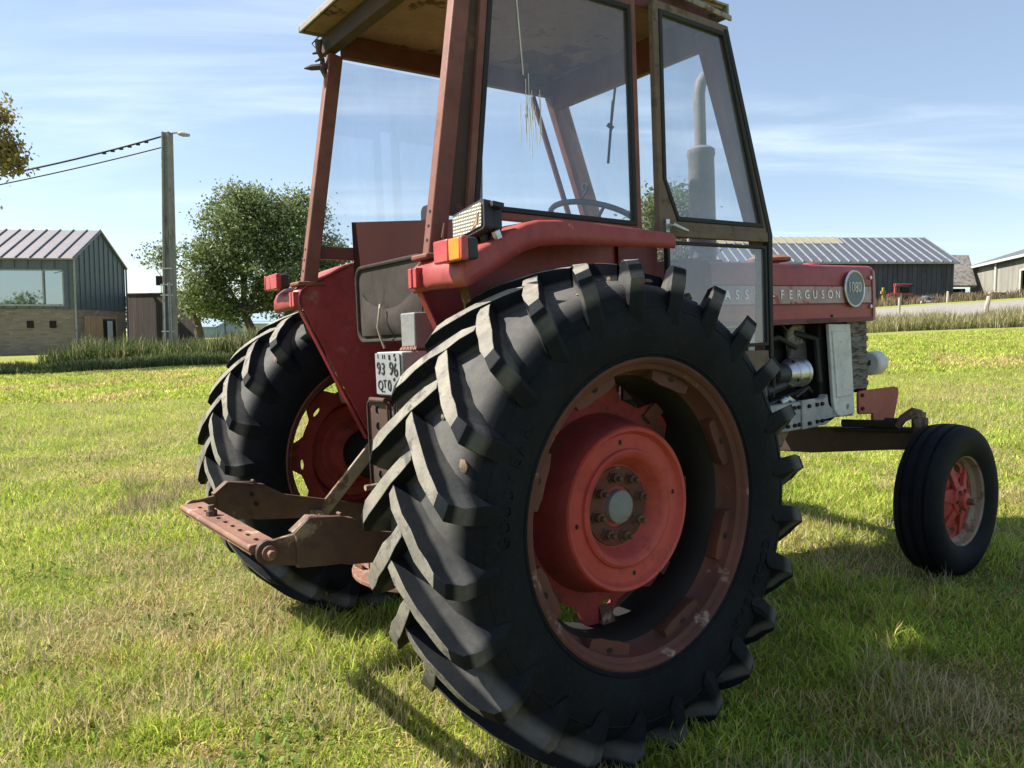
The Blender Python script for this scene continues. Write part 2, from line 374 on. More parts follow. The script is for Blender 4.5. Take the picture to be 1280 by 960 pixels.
def empty(name, loc=(0, 0, 0), rz=0):
    o = bpy.data.objects.new(name, None); o.empty_display_size = .3; C.objects.link(o); o.location = loc; o.rotation_euler = (0, 0, rz); return o
def circle(cx, cy, r, n=14, ry=None): return [(cx+r*math.cos(2*PI*k/n), cy+(ry or r)*math.sin(2*PI*k/n)) for k in range(n)]
def rrect(x0, x1, y0, y1, r, n=5):
    o = []
    for cx, cy, a in ((x1-r, y1-r, 0), (x0+r, y1-r, 90), (x0+r, y0+r, 180), (x1-r, y0+r, 270)):
        for k in range(n+1):
            t = math.radians(a+90*k/n); o.append((cx+r*math.cos(t), cy+r*math.sin(t)))
    return o
def text_into(mb, body, size, M4, extrude=.002, mi=0):
    cu = bpy.data.curves.new('t', 'FONT'); cu.body = body; cu.size = size; cu.extrude = extrude; cu.align_x = 'CENTER'; cu.align_y = 'CENTER'; cu.resolution_u = 3
    o = bpy.data.objects.new('t', cu); C.objects.link(o)
    me = bpy.data.meshes.new_from_object(o); me.transform(M4)
    n0 = len(mb.bm.faces); mb.bm.from_mesh(me); mb.bm.faces.ensure_lookup_table()
    for f in mb.bm.faces[n0:]: f.material_index = mi
    bpy.data.objects.remove(o); bpy.data.curves.remove(cu); bpy.data.meshes.remove(me)
def frame_m(o, ex, ey):
    ex = Vector(ex).normalized(); ey = Vector(ey).normalized(); ez = ex.cross(ey); m = Matrix.Identity(4)
    for i in range(3): m[i][0] = ex[i]; m[i][1] = ey[i]; m[i][2] = ez[i]; m[i][3] = o[i]
    return m

# ============================================================ TRACTOR
tr = empty('tractor'); tr.matrix_world = T
tag(tr, 'old red farm tractor with glazed cab and big ribbed rear tyres on mown grass', 'tractor')
RT, ZC = .748, .728

def rear_wheel(sd):
    """sd=-1: right side of the tractor, +1: left side"""
    c = (0, sd*.868, ZC)
    def P(t, r, a): return Vector((r*math.cos(a), sd*(.868+t), ZC+r*math.sin(a)))
    # red centre: dished disc, drum and scalloped flange
    d = MB()
    prof = [(.045, .0), (.045, .128), (.052, .134), (.088, .150), (.100, .160), (.104, .172), (.100, .180), (.092, .183), (.092, .226), (.097, .230), (.108, .236), (.110, .246), (.104, .252),
            (.06, .262), (.0, .272), (-.035, .285)]
    d.lathe(prof[1:], c, sgn=sd, n=96)
    d.poly([P(.045, .128, 2*PI*k/96) for k in range(96)], [tuple(range(96))])
    n = 128
    outer = []
    for k in range(n):
        a = 2*PI*k/n; lob = math.cos(8*a+.5); r = .362+.028*max(-1, min(1, lob*1.8))
        outer.append((r*math.cos(a), r*math.sin(a)))
    hin = [(.28*math.cos(2*PI*k/64), .28*math.sin(2*PI*k/64)) for k in range(64)]
    holes = [hin]
    for k in range(8):
        a = 2*PI*k/8+.05
        holes.append([(p[0]*math.cos(a)-p[1]*math.sin(a), p[0]*math.sin(a)+p[1]*math.cos(a)) for p in circle(.328, 0, .010, 8, .026)])
    d.plate(outer, holes, -.045, -.033, lambda u, v, w: Vector((u, sd*(.868+w), ZC+v)))
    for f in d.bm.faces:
        if all(math.hypot(v.co.x, v.co.z-ZC) > .2505 for v in f.verts): f.material_index = 1  # drum and flange take the red with shade in its colour
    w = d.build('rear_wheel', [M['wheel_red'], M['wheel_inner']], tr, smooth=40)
    # small bolt heads on the flat ring
    # tyre
    t = MB()
    half = [(.180, .440), (.190, .455), (.203, .49), (.213, .53), (.216, .565), (.212, .60), (.200, .632), (.180, .656), (.15, .673), (.08, .688), (0, .692)]
    prof = half+[(-a, b) for a, b in half[-2::-1]]
    inner = [(-.165, .45), (-.19, .55), (-.165, .64), (0, .672), (.165, .64), (.19, .55), (.165, .45)]
    t.lathe(prof+inner, c, sgn=sd, n=144, closed=True)
    # sidewall ribs
    for rr, tt in ((.470, .197), (.605, .2105)):
        t.lathe([(tt-.006, rr-.006), (tt+.003, rr-.002), (tt+.003, rr+.002), (tt-.006, rr+.006)], c, sgn=sd, n=96)
    # lugs
    nl = 24; lead = .285
    st = [(-.034, .680, .743, 0), (.0, .680, .748, 0), (.04, .680, .748, .0), (.08, .676, .748, 0), (.12, .668, .747, 0), (.155, .655, .745, 0), (.185, .635, .740, 0), (.204, .606, .727, .012), (.211, .580, .688, .020), (.213, .560, .610, .010)]
    for side in (1, -1):
        for k in range(nl):
            ph0 = 2*PI*(k+(.5 if side < 0 else 0)+.2)/nl
            rings = []
            for i, (tt, rb, rtp, to) in enumerate(st):
                u = min(1, max(0, (tt+.034)/.24)); ph = ph0+lead*(u**.95)*1.0+(.012*(i-6) if i > 6 else 0)
                # tangent cross direction in (arc, t) plane
                dphi = lead*.93; L = math.hypot(dphi*.72, .24); cx, ct = .24/L, -dphi*.72/L     # perpendicular to path
                wb, wt = .034, .024
                if i == 0: wb, wt = .026, .018
                if i >= 7: wb, wt = (.036, .028) if i == 7 else (.036, .028) if i == 8 else (.030, .023)
                ring = []
                for sgn_, ww, r_l in ((-1, wb, rb), (-1, wt, rtp), (1, wt, rtp), (1, wb, rb)):
                    da = sgn_*ww*cx/r_l; dt = sgn_*ww*ct*(.35 if i >= 6 else .8)
                    tf = tt+dt+(to if r_l == rtp and i >= 7 else 0)
                    ring.append(t.bm.verts.new(P(side*(tf+rng.normal()*.0016), r_l+rng.normal()*.0012, ph+da+rng.normal()*.0028)))
                rings.append(ring)
            for si, (A, B) in enumerate(zip(rings, rings[1:])):
                for j in range(3): t.bm.faces.new((A[j], A[j+1], B[j+1], B[j])).material_index = 1 if j == 1 and si < 6 else 0  # dusty tops only; walls and shoulder ends coloured dark like shade
            t.bm.faces.new(rings[0][::-1]).material_index = 0; t.bm.faces.new(rings[-1])
    ty = t.build('tyre', [M['rear_tyre'], M['lug']], w, bevel=.004, smooth=32)
    md = MB()
    for _ in range(70):
        a = rng.random()*2*PI; tt = rng.uniform(-.19, .19); rr_ = (.694 if abs(tt) < .1 else .694-(abs(tt)-.1)*.42)
        p_ = P(tt, rr_, a); sz = rng.uniform(.006, .020)
        md.lathe([(-sz*.4, sz*.4), (-sz*.1, sz), (sz*.3, sz*.7), (sz*.45, .001)], p_, axis='xyz'[rng.integers(0, 3)], n=6, cap0=True)
    mo = md.build('dried_mud', M['mud'], w, smooth=60); mo['kind'] = 'stuff'
    # raised maker's name on the sidewall
    tx = MB(); word = 'GOODYEAR'
    for base in (178, -20):
        for i, ch in enumerate(word):
            a = math.radians(base-i*4.3)
            rad = Vector((math.cos(a), 0, math.sin(a))); tan = Vector((math.sin(a), 0, -math.cos(a)))
            if sd > 0: tan = -tan
            o_ = P(.2148, .545, a)
            text_into(tx, ch, .050, frame_m(o_, tan, rad), .0022)
    tx.build_each('raised_letter', M['tyre'], w, smooth=0)
    # rim
    r = MB()
    pr = [(.190, .462), (.195, .452), (.188, .442), (.17, .434), (.13, .430), (.10, .415), (.075, .398), (-.075, .398), (-.10, .415), (-.13, .430), (-.17, .434), (-.188, .442), (-.195, .452), (-.190, .462)]
    inn = [(a*.985, b-.010) for a, b in pr[::-1]]
    inn[0] = (-.186, .452); inn[-1] = (.186, .452)
    r.lathe(pr+[(-.185, .448), (-.17, .424), (-.13, .420), (-.10, .405), (-.075, .388), (.075, .388), (.10, .405), (.13, .420), (.17, .424), (.185, .448)], c, sgn=sd, n=112, closed=True)
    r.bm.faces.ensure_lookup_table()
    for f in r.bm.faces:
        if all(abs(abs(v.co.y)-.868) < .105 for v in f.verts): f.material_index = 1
    for k in range(8):                      # welded lug plates round the inside of the rim
        a0 = 2*PI*k/8+.42
        prev = None
        for j in range(9):
            a = a0+(j-4)*.05; e = 1-abs(j-4)/4
            ro = .428; ri = .395-.012*min(1, e*2)
            q = [P(.150, ro, a), P(.150, ri, a), P(.138, ri, a), P(.085, ro-.02, a)]
            q = [r.bm.verts.new(v) for v in q]
            if prev:
                for m_ in range(3): r.bm.faces.new((prev[m_], prev[m_+1], q[m_+1], q[m_]))
            elif True: r.bm.faces.new(q)
            prev = q
        r.bm.faces.new(prev)
    for k in range(8):                      # stays joining rim and flange
        a = 2*PI*k/8+.02
        r.bar(P(-.04, .335, a), P(-.02, .395, a), .05, .02, up=(0, 1, 0))
    r.build('rim', [M['rim'], M['grime']], w, smooth=35)
    hb = MB()
    for k in range(8):
        a0 = 2*PI*k/8+.42; ctr = P(.152, .410, a0); e1 = Vector((-math.sin(a0), 0, math.cos(a0)))*.011; e2 = Vector((math.cos(a0), 0, math.sin(a0)))*.008
        hb.poly([ctr+e1*math.cos(2*PI*j/12)+e2*math.sin(2*PI*j/12) for j in range(12)], [tuple(range(12))])
    for k in range(4):
        a0 = PI/2*k+.1; ctr = P(.0935, .205, a0)
        hb.poly([ctr+Vector((math.cos(2*PI*j/10)*.006, 0, math.sin(2*PI*j/10)*.008)) for j in range(10)], [tuple(range(10))])
    hb.build_each('bolt_hole', M['dark'], w, smooth=0)
    # hub: grey cap and eight nuts
    h = MB(); h.lathe([(.045, .053), (.066, .051), (.070, .045), (.072, .02), (.071, .0005)], c, sgn=sd, n=40)
    h.build('hub_cap', M['mid_grey'], w)
    pl = MB(); pl.lathe([(.0455, .124), (.050, .122), (.051, .064)], c, sgn=sd, n=64); pl.build('hub_plate', M['rim'], w)
    for k in range(8):
        a = 2*PI*k/8+.2; q = MB(); cc = P(0, .094, a)
        q.lathe([(.049, .020), (.055, .020), (.055, .0155), (.074, .0145), (.076, .011)], (cc.x, sd*.868, cc.z), sgn=sd, n=6, cap1=True)
        q.lathe([(.074, .008), (.092, .0078), (.094, .005)], (cc.x, sd*.868, cc.z), sgn=sd, n=10, cap1=True)
        q.build('wheel_nut', M['brown_iron'], w)
    return w
for sd in (-1, 1): rear_wheel(sd)

def front_wheel(sd):
    R, zc, yc, x = .386, .336, sd*.776, 2.467
    c = (x, yc, zc)
    def P(t, r, a): return Vector((x+r*math.cos(a), yc+sd*t, zc+r*math.sin(a)))
    d = MB()
    # dished disc with five windows
    outer = [(.20*math.cos(2*PI*k/60), .20*math.sin(2*PI*k/60)) for k in range(60)]
    hl = [[(.062*math.cos(2*PI*k/30), .062*math.sin(2*PI*k/30)) for k in range(30)]]
    for k in range(6):
        a = 2*PI*k/6+.3; hl.append([(p[0]*math.cos(a)-p[1]*math.sin(a), p[0]*math.sin(a)+p[1]*math.cos(a)) for p in circle(.158, 0, .022, 12, .036)])
    d.plate(outer, hl, 0, .008, lambda u, v, w: Vector((x+u, yc+sd*(.015+.05*max(0, 1-math.hypot(u, v)/.2)+w), zc+v)))
    for k in range(6):
        a = 2*PI*(k+.5)/6+.3
        d.bar(P(.055, .06, a), P(.025, .19, a), .045, .02, up=(0, 1, 0), w2=.03)
    w = d.build('front_wheel', M['wheel_red'], tr, bevel=.003)
    t = MB()
    half = [(.085, .228), (.095, .245), (.108, .28), (.110, .315), (.104, .345), (.094, .366), (.082, .375), (.062, .380), (.057, .370), (.050, .370), (.045, .383), (.014, .386), (.009, .375), (0, .375)]
    prof = half+[(-a, b) for a, b in half[-2::-1]]+[(-.08, .24), (-.09, .3), (-.06, .35), (.06, .35), (.09, .3), (.08, .24)]
    t.lathe(prof, c, sgn=sd, n=96, closed=True); t.build('tyre', M['tyre'], w, smooth=30)
    r = MB(); r.lathe([(.088, .246), (.090, .238), (.075, .228), (.05, .224), (.03, .205), (-.04, .205), (-.075, .228), (-.09, .24), (-.086, .232), (-.07, .218), (-.04, .197), (.03, .197), (.048, .216), (.075, .220), (.084, .232)], c, sgn=sd, n=72, closed=True)
    r.build('rim', M['beige_iron'] if sd < 0 else M['rim'], w)
    h = MB(); h.lathe([(.02, .075), (.065, .072), (.07, .066), (.072, .045), (.095, .04), (.10, .03), (.101, .001)], c, sgn=sd, n=32)
    h.build('hub', M['wheel_red'], w)
    h = MB(); h.lathe([(.10, .018), (.13, .017), (.134, .012)], c, sgn=sd, n=12, cap1=True); h.build('hub_nut', M['brown_iron'], w); h = MB()
    for k in range(6):
        a = 2*PI*k/6; cc = P(0, .055, a); h.lathe([(.07, .009), (.082, .009)], (cc.x, yc, cc.z), sgn=sd, n=6, cap1=True)
    h.build_each('wheel_nut', M['brown_iron'], w)
    return w
for sd in (-1, 1): front_wheel(sd)

# ---- fenders
def fender(sd):
    path = [(-.424, 1.412), (-.432, 1.435), (-.432, 1.465), (-.420, 1.490), (-.395, 1.510), (-.36, 1.527), (-.30, 1.553), (-.24, 1.583), (-.20, 1.600), (-.15, 1.613), (-.05, 1.619), (.10, 1.616), (.30, 1.608), (.43, 1.600), (.452, 1.598), (.458, 1.592)]
    low = [(-.424, 1.412), (-.420, 1.413), (-.412, 1.415), (-.400, 1.420), (-.380, 1.430), (-.35, 1.444), (-.29, 1.476), (-.235, 1.508), (-.195, 1.523), (-.15, 1.535), (-.05, 1.542), (.10, 1.544), (.30, 1.545), (.425, 1.547), (.448, 1.547), (.456, 1.548)]
    m = MB(); rows = []
    for (x, z), (xb, zb) in zip(path, low):
        row = [(x, .475, z), (x, .60, z+.004), (x, .715, z), ]
        for f, yy in ((.01, .762), (.05, .772), (.13, .777), (.6, .778), (1, .776)):
            row.append((x+(xb-x)*f, yy, z+(zb-z)*f))
        rows.append([m.bm.verts.new((a, sd*b, c_)) for a, b, c_ in row])
    for A, B in zip(rows, rows[1:]):
        for j in range(len(A)-1):
            try: m.bm.faces.new((A[j], A[j+1], B[j+1], B[j]))
            except ValueError: pass
    f = m.build('fender', M['red_faded'], tr, smooth=50)
    bmesh_fix = f.modifiers.new('S', 'SOLIDIFY'); bmesh_fix.thickness = .006; bmesh_fix.offset = 0
    w = MB()
    prof = [(-.415, 1.42), (-.426, 1.47), (-.395, 1.505), (-.30, 1.548), (-.20, 1.595), (-.05, 1.613), (.46, 1.594), (.48, 1.3), (.42, .95), (.25, .80), (0, .76), (-.10, .79), (-.145, .86)]
    w.plate(prof, [], .488, .496, lambda u, v, t: Vector((u, sd*t, v)))
    w.bar((-.424, sd*.505, 1.42), (-.150, sd*.505, .84), .03, .008, up=(1, 0, .47))
    w.build('fender_side_panel', M['red'] if sd > 0 else M['red'], f, bevel=.002)
    # under structure seen below the right fender edge
    br = MB(); br.bar((-.33, sd*.60, 1.47), (-.20, sd*.60, 1.0), .05, .012, up=(1, 0, 0)); br.build('fender_stay', M['rust'], f, bevel=.002)
    # tail lamp
    oy, oz = (0, 0) if sd < 0 else (-.075, .028)
    t = MB(); t.box(-.455, -.415, sd*(.69+oy), sd*(.835+oy), 1.482+oz, 1.544+oz); tl = t.build('tail_light', M['black'], tr, bevel=.008)
    q = MB(); yb = 0
    q.box(-.475, -.452, sd*(.685+oy), sd*(.765+oy), 1.480+oz, 1.546+oz); q.box(-.475, -.452, sd*(.825+oy), sd*(.840+oy), 1.480+oz, 1.546+oz); q.build_each('red_lens', M['lens_red'], tl, bevel=.005)
    q = MB(); q.box(-.474, -.453, sd*(.766+oy), sd*(.824+oy), 1.482+oz, 1.544+oz); q.build('orange_lens', M['lens_orange'] if sd < 0 else M['lens_red'], tl, bevel=.004)
    q = MB()
    for yy in (.498, .528): q.box(-.452, -.425, sd*(yy-.011), sd*(yy+.011), 1.425, 1.487)
    q.build_each('reflector', M['lens_red'], f, bevel=.003)
    return f
fr_r = fender(-1); fr_l = fender(1)
# bent sheet shards by the right lamp
m = MB()
m.poly([(-.40, -.62, 1.545), (-.43, -.66, 1.565), (-.41, -.645, 1.61)], [(0, 1, 2)]); m.poly([(-.41, -.80, 1.57), (-.43, -.855, 1.575), (-.42, -.85, 1.61)], [(0, 1, 2)])
for o in m.build_each('bent_bracket', M['rust'], fr_r, smooth=0): s_ = o.modifiers.new('S', 'SOLIDIFY'); s_.thickness = .003
# work light on the right fender
m = MB()
Lm = frame_m(Vector((-.352, -.690, 1.610)), Matrix.Rotation(math.radians(-9), 3, 'X') @ Vector((0, -1, 0)), Matrix.Rotation(math.radians(-9), 3, 'X') @ Vector((.12, 0, 1)))
m.plate(rrect(-.088, .088, -.046, .046, .012), [], 0, -.03, lambda u, v, w: Lm @ Vector((u, v, w)))
m.plate(rrect(-.07, .07, -.036, .036, .012), [], -.028, -.075, lambda u, v, w: Lm @ Vector((u, v, w)))
m.box(.078, .105, .02, .035, -.06, -.02, m=Lm)
wl = m.build('work_light', M['black'], tr, bevel=.006)
m = MB(); m.plate(rrect(-.078, .078, -.036, .036, .008), [], .001, .005, lambda u, v, w: Lm @ Vector((u, v, w))); m.build('lamp_lens', M['lens_grid'], wl, bevel=.002)
m = MB(); m.bar((-.32, -.72, 1.57), (-.31, -.72, 1.535), .03, .012); m.bar((-.31, -.77, 1.575), (-.30, -.77, 1.55), .02, .02, mi=1); m.build('lamp_bracket', [M['black'], M['silver']], wl, bevel=.002)

# ---- cab
RP = lambda s: ((-.372, s*.515, 1.515), (-.200, s*.505, 2.49)); FP = lambda s: ((1.345, s*.50, 1.60), (1.005, s*.49, 2.50))
for s in (-1, 1):
    a, b = RP(s); cab = MB(); cab.bar(a, b, .045, .062, up=(1, 0, 0))
    cab.bar((a[0], a[1]+s*.01, 1.512), (a[0], a[1]+s*.01, 1.53), .10, .12, up=(1, 0, 0)); po = cab.build('cab_post', M['post'], tr, bevel=.006)
    ph = MB()
    for k, zz in enumerate((1.575, 1.62, 1.665)):
        f = (zz-1.515)/.975; ph.lathe([(0, .006), (.001, .0055)], (a[0]+(b[0]-a[0])*f-.032, a[1]-.002, zz), axis='x', sgn=-1, n=10, cap1=True)
    ph.build_each('screw_hole', M['dark'], po)
    a, b = FP(s); cab = MB(); cab.bar(a, b, .045, .11, up=(1, 0, 0)); cab.bar(a, (a[0]-.02, a[1], 1.10), .04, .06, up=(1, 0, 0)); cab.build('cab_post', M['post'], tr, bevel=.006)
cabf = tr
m = MB()
m.bar((-.17, .498, 2.53), (1.0, .498, 2.53), .035, .095); m.bar((-.17, -.498, 2.54), (1.0, -.498, 2.54), .035, .085)
m.bar((1.0, -.50, 2.49), (1.0, .50, 2.49), .04, .15)
m.build_each('roof_beam', M['purple'], cabf, bevel=.004)
m = MB(); m.bar((-.215, -.55, 2.535), (-.215, .57, 2.535), .05, .07); m.build('roof_beam', M['plate_iron'], cabf, bevel=.004)
m = MB(); m.plate([(-.315, -.53), (-.315, .53), (1.07, .53), (1.07, -.53)], [], 2.582, 2.592, lambda u, v, w: Vector((u, v, w)))
roof = m.build('roof', M['roof_ply'], cabf)
m = MB(); m.plate([(-.325, -.545), (-.325, .545), (1.09, .545), (1.09, -.545)], [], 2.5925, 2.602, lambda u, v, w: Vector((u, v, w)))
m.box(-.335, -.326, -.545, .545, 2.576, 2.602); m.box(1.085, 1.095, -.545, .545, 2.545, 2.604)
m.plate([(.55, 2.576), (1.096, 2.530), (1.096, 2.552), (.55, 2.603)], [], -.557, -.547, lambda u, v, w: Vector((u, w, v)))
m.plate([(-.335, 2.58), (.548, 2.58), (.548, 2.602), (-.335, 2.602)], [], -.557, -.547, lambda u, v, w: Vector((u, w, v)))
m.plate([(-.335, 2.576), (1.09, 2.576), (1.09, 2.602), (-.335, 2.602)], [], .557, .547, lambda u, v, w: Vector((u, w, v)))
m.build('roof_edge', M['roof_top'], roof, bevel=.003)
# ragged remains of a lamp on the left rear corner
m = MB()
m.tube([(-.30, .535, 2.545), (-.30, .54, 2.50), (-.285, .54, 2.47), (-.29, .535, 2.43), (-.275, .53, 2.38)], [.018, .012, .010, .014, .006], 8)
m.tube([(-.275, .53, 2.44), (-.33, .56, 2.435), (-.355, .575, 2.432)], [.014, .013, .003], 8)
m.tube([(-.29, .535, 2.50), (-.325, .55, 2.49)], [.008, .004], 6); m.tube([(-.285, .53, 2.475), (-.315, .55, 2.46)], [.008, .004], 6)
m.tube([(-.30, .53, 2.56), (-.32, .56, 2.535), (-.31, .54, 2.51)], .003, 6)
ob = m.build('broken_lamp_bracket', M['brown_iron'], cabf); ob.location = (.035, -.022, .0)
# side windows
def win(sd, corners, name, gl='glass', seal=.012, fr_mat='post', fw_=.030, y=.545, parent=None):
    """corners (x,z) round the pane; rubber seal and outer frame follow them"""
    mb = MB(); n = len(corners); cx = sum(p[0] for p in corners)/n; cz = sum(p[1] for p in corners)/n
    def off(d):
        out = []
        for i in range(n):
            p0, p1, p2 = [Vector(corners[(i+j) % n]) for j in (-1, 0, 1)]
            e1 = (p1-p0).normalized(); e2 = (p2-p1).normalized(); n1 = Vector((e1.y, -e1.x)); n2 = Vector((e2.y, -e2.x))
            if n1.dot(p1-Vector((cx, cz))) < 0: n1 = -n1
            if n2.dot(p1-Vector((cx, cz))) < 0: n2 = -n2
            b_ = (n1+n2).normalized(); out.append(tuple(p1+b_*d/max(.35, b_.dot(n1))))
        return out
    fn = lambda u, v, w: Vector((u, sd*w, v))
    mb.plate(off(seal+fw_), [off(seal)], y-.012, y+.010, fn, 0)
    w = mb.build(name, M[fr_mat], parent or cabf, bevel=.003)
    s2 = MB(); s2.plate(off(seal), [off(-.006)], y-.010, y+.014, fn); s2.build('window_seal', M['seal'], w, bevel=.003)
    g = MB(); g.plate(corners, [], y-.001, y+.001, fn); g.build('window_glass', M[gl], w, smooth=0)
    return w
w1 = win(-1, [(-.215, 1.690), (.500, 1.672), (.500, 2.462), (-.112, 2.462)], 'side_window', fw_=.026, y=.535)
m = MB(); m.plate([(-.315, 1.655), (-.245, 1.655), (-.13, 2.49), (-.20, 2.49)], [], .520, .528, lambda u, v, w: Vector((u, -w, v))); m.build('window_filler', M['plate_iron'], w1, bevel=.001)
# streak of bird droppings
m = MB(); rr = random.Random(3)
for i in range(26):
    x = .005+rr.gauss(0, .012)+.02*(i % 3); z = 2.15-rr.random()*.16; l = .03+rr.random()*.12
    m.bar((x, -.5375, z), (x+rr.gauss(0, .004), -.5375, z-l), .0022, .001, up=(0, 1, 0))
m.bar((-.02, -.5375, 2.46), (.0, -.5375, 2.14), .004, .001, up=(0, 1, 0))
m.build('dried_streak', M['white'], w1, smooth=0)
# door (right side)
dr = win(-1, [(.660, 1.845), (.662, 2.475), (1.035, 2.462), (1.262, 1.700), (.730, 1.700)], 'door', 'dirt_glass', fr_mat='door_rail', fw_=.030, y=.548)
m = MB(); fn = lambda u, v, w: Vector((u, -w, v))
m.plate([(.617, 1.60), (.617, 2.50), (.632, 2.50), (.640, 1.86), (.712, 1.70), (.712, 1.60)], [], .534, .560, fn)
m.plate([(.64, 1.625), (1.31, 1.627), (1.31, 1.672), (.64, 1.672)], [], .536, .561, fn)

m.plate([(.95, 1.165), (1.30, 1.155), (1.30, 1.02), (.95, 1.02)], [], .538, .556, fn)
m.build_each('door_frame', M['door_rail'], dr, bevel=.004)
m = MB(); m.plate([(1.040, 2.485), (1.062, 2.485), (1.333, 1.66), (1.322, 1.12), (1.300, 1.12), (1.303, 1.66)], [], .532, .564, fn); m.build('door_edge', M['seal'], dr, bevel=.003)
m = MB(); m.plate([(.66, 1.175), (1.296, 1.175), (1.296, 1.61), (.66, 1.61)], [[(.675, 1.19), (1.282, 1.19), (1.282, 1.597), (.675, 1.597)]], .537, .560, fn); m.build('lower_seal', M['seal'], dr, bevel=.003)
m = MB(); m.plate([(.67, 1.185), (1.286, 1.185), (1.286, 1.60), (.67, 1.60)], [], .547, .549, fn); m.build('lower_glass', M['dirt_glass'], dr, smooth=0)
m = MB(); m.tube([(.66, -.565, 1.665), (.66, -.595, 1.665), (.70, -.60, 1.652), (.735, -.60, 1.645)], [.008, .009, .008, .005], 10); m.bar((.655, -.566, 1.69), (.655, -.566, 1.64), .02, .008, up=(0, 1, 0)); m.build('door_handle', M['silver'], dr)
# left side: open rail, middle post, front door edge
m = MB(); m.bar((.49, .505, 1.62), (.535, .505, 2.50), .03, .04, up=(1, 0, 0)); m.bar((-.35, .52, 1.655), (.48, .52, 1.645), .03, .055); m.bar((.88, .515, 2.48), (1.20, .515, 1.60), .02, .025, up=(1, 0, 0)); m.build_each('left_window_frame', M['purple'], cabf, bevel=.004)
m = MB(); m.plate([(-.30, 1.69), (.47, 1.69), (.51, 2.47), (-.17, 2.47)], [], .505, .507, lambda u, v, w: Vector((u, w, v))); m.build('left_window_glass', M['glass'], cabf, smooth=0)
# windscreen and wiper
m = MB(); m.poly([(1.285, -.47, 1.62), (1.285, .47, 1.62), (1.0, .47, 2.42), (1.0, -.47, 2.42)], [(0, 1, 2, 3)]); m.build('windscreen', M['glass'], cabf, smooth=0)
m = MB(); m.bar((1.02, .06, 2.43), (1.045, .12, 2.28), .010, .006); m.bar((1.03, .09, 2.37), (1.09, .20, 2.10), .012, .006); m.bar((1.045, .145, 2.27), (1.055, .125, 2.25), .02, .02); m.tube([(1.03, .07, 2.44), (1.04, .085, 2.425), (1.03, .10, 2.44)], .004, 6); m.build('wiper', M['black'], cabf)
# hook on the left front post
m = MB(); m.tube([(1.13, .44, 1.98), (1.13, .41, 2.0), (1.13, .40, 2.03), (1.13, .42, 2.045), (1.13, .44, 2.03), (1.13, .43, 2.01)], .007, 8); m.build('hook', M['black'], cabf)
# panel across the back
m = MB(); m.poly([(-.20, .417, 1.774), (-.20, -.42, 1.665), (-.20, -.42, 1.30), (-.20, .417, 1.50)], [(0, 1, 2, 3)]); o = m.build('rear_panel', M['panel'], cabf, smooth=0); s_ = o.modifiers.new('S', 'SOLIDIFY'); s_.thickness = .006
# rear cover board and rope
m = MB(); fnx = lambda u, v, w: Vector((w, u, v))
m.plate(rrect(-.25, .315, 1.262, 1.572, .05), [], -.245, -.232, fnx); rc = m.build('rear_cover', M['cover'], cabf, bevel=.004)
m = MB(); m.tube([(-.248, p[0], p[1]) for p in rrect(-.243, .308, 1.269, 1.565, .05, 8)], .009, 8, closed=True); m.build('cover_edging', M['cover'], rc)
m = MB(); gw = 14; gh = 8; rows = []
for j in range(gh+1):
    row = []
    for i in range(gw+1):
        u = i/gw; v = j/gh; y = .285-u*.50; top = 1.475-.085*math.sin(PI*min(1, u*1.0))**.8; z = 1.29+(top-1.29)*v
        b_ = .028*math.sin(PI*u)**.5*math.sin(PI*min(.98, v*.85+.1))**.6+.004*math.sin(u*19+v*5); row.append(m.bm.verts.new((-.246-b_, y, z)))
    rows.append(row)
for A, B in zip(rows, rows[1:]):
    for i in range(gw): m.bm.faces.new((A[i], A[i+1], B[i+1], B[i]))
m.build('sagging_cloth', M['cover'], rc, smooth=60)
m = MB(); m.tube([(-.285, .04, 1.405), (-.295, .025, 1.39), (-.297, .03, 1.36), (-.297, .045, 1.32), (-.29, .04, 1.28), (-.28, .03, 1.24)], .0045, 8); m.build('rope', M['rope'], rc)
# seat and steering
m = MB(); m.box(.0, .09, -.22, .20, 1.30, 1.70); m.box(.0, .45, -.22, .20, 1.20, 1.31); m.build('seat', M['black'], tr, bevel=.03)
m = MB(); m.plate(rrect(-.075, .035, 1.67, 1.785, .028), [], -.09, -.05, fnx); m.box(-.085, -.055, -.07, .04, 1.60, 1.655); m.box(-.105, -.09, .0, .03, 1.615, 1.645, mi=1); m.build('headrest', [M['black'], M['chrome']], tr, bevel=.008)
m = MB(); ctr = Vector((.80, .0, 1.775)); ax1 = Vector((0, 1, 0)); ax2 = Vector((.90, 0, -.30)).normalized()*-1; nn = ax1.cross(ax2)
if nn.z < 0: nn = -nn
m.tube([ctr+(ax1*math.cos(2*PI*k/36)+ax2*math.sin(2*PI*k/36))*.205 for k in range(36)], .013, 8, closed=True)
for k in range(3):
    a = 2*PI*k/3+.5; m.tube([ctr-nn*.03, ctr+(ax1*math.cos(a)+ax2*math.sin(a))*.2], .008, 6)
m.tube([ctr-nn*.02, ctr-nn*.5], .022, 8); m.build('steering_wheel', M['black'], tr)
# cab side sheet, instrument cowl and cab floor
for s in (-1, 1):
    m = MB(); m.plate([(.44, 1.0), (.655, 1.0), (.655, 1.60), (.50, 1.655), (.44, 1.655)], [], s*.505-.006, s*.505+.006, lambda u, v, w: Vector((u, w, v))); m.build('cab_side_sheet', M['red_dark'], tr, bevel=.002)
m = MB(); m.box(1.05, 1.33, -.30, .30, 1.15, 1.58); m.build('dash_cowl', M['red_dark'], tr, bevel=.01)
m = MB(); m.box(-.15, 1.30, -.485, .485, .98, 1.0); m.build('cab_floor', M['grime'], tr)

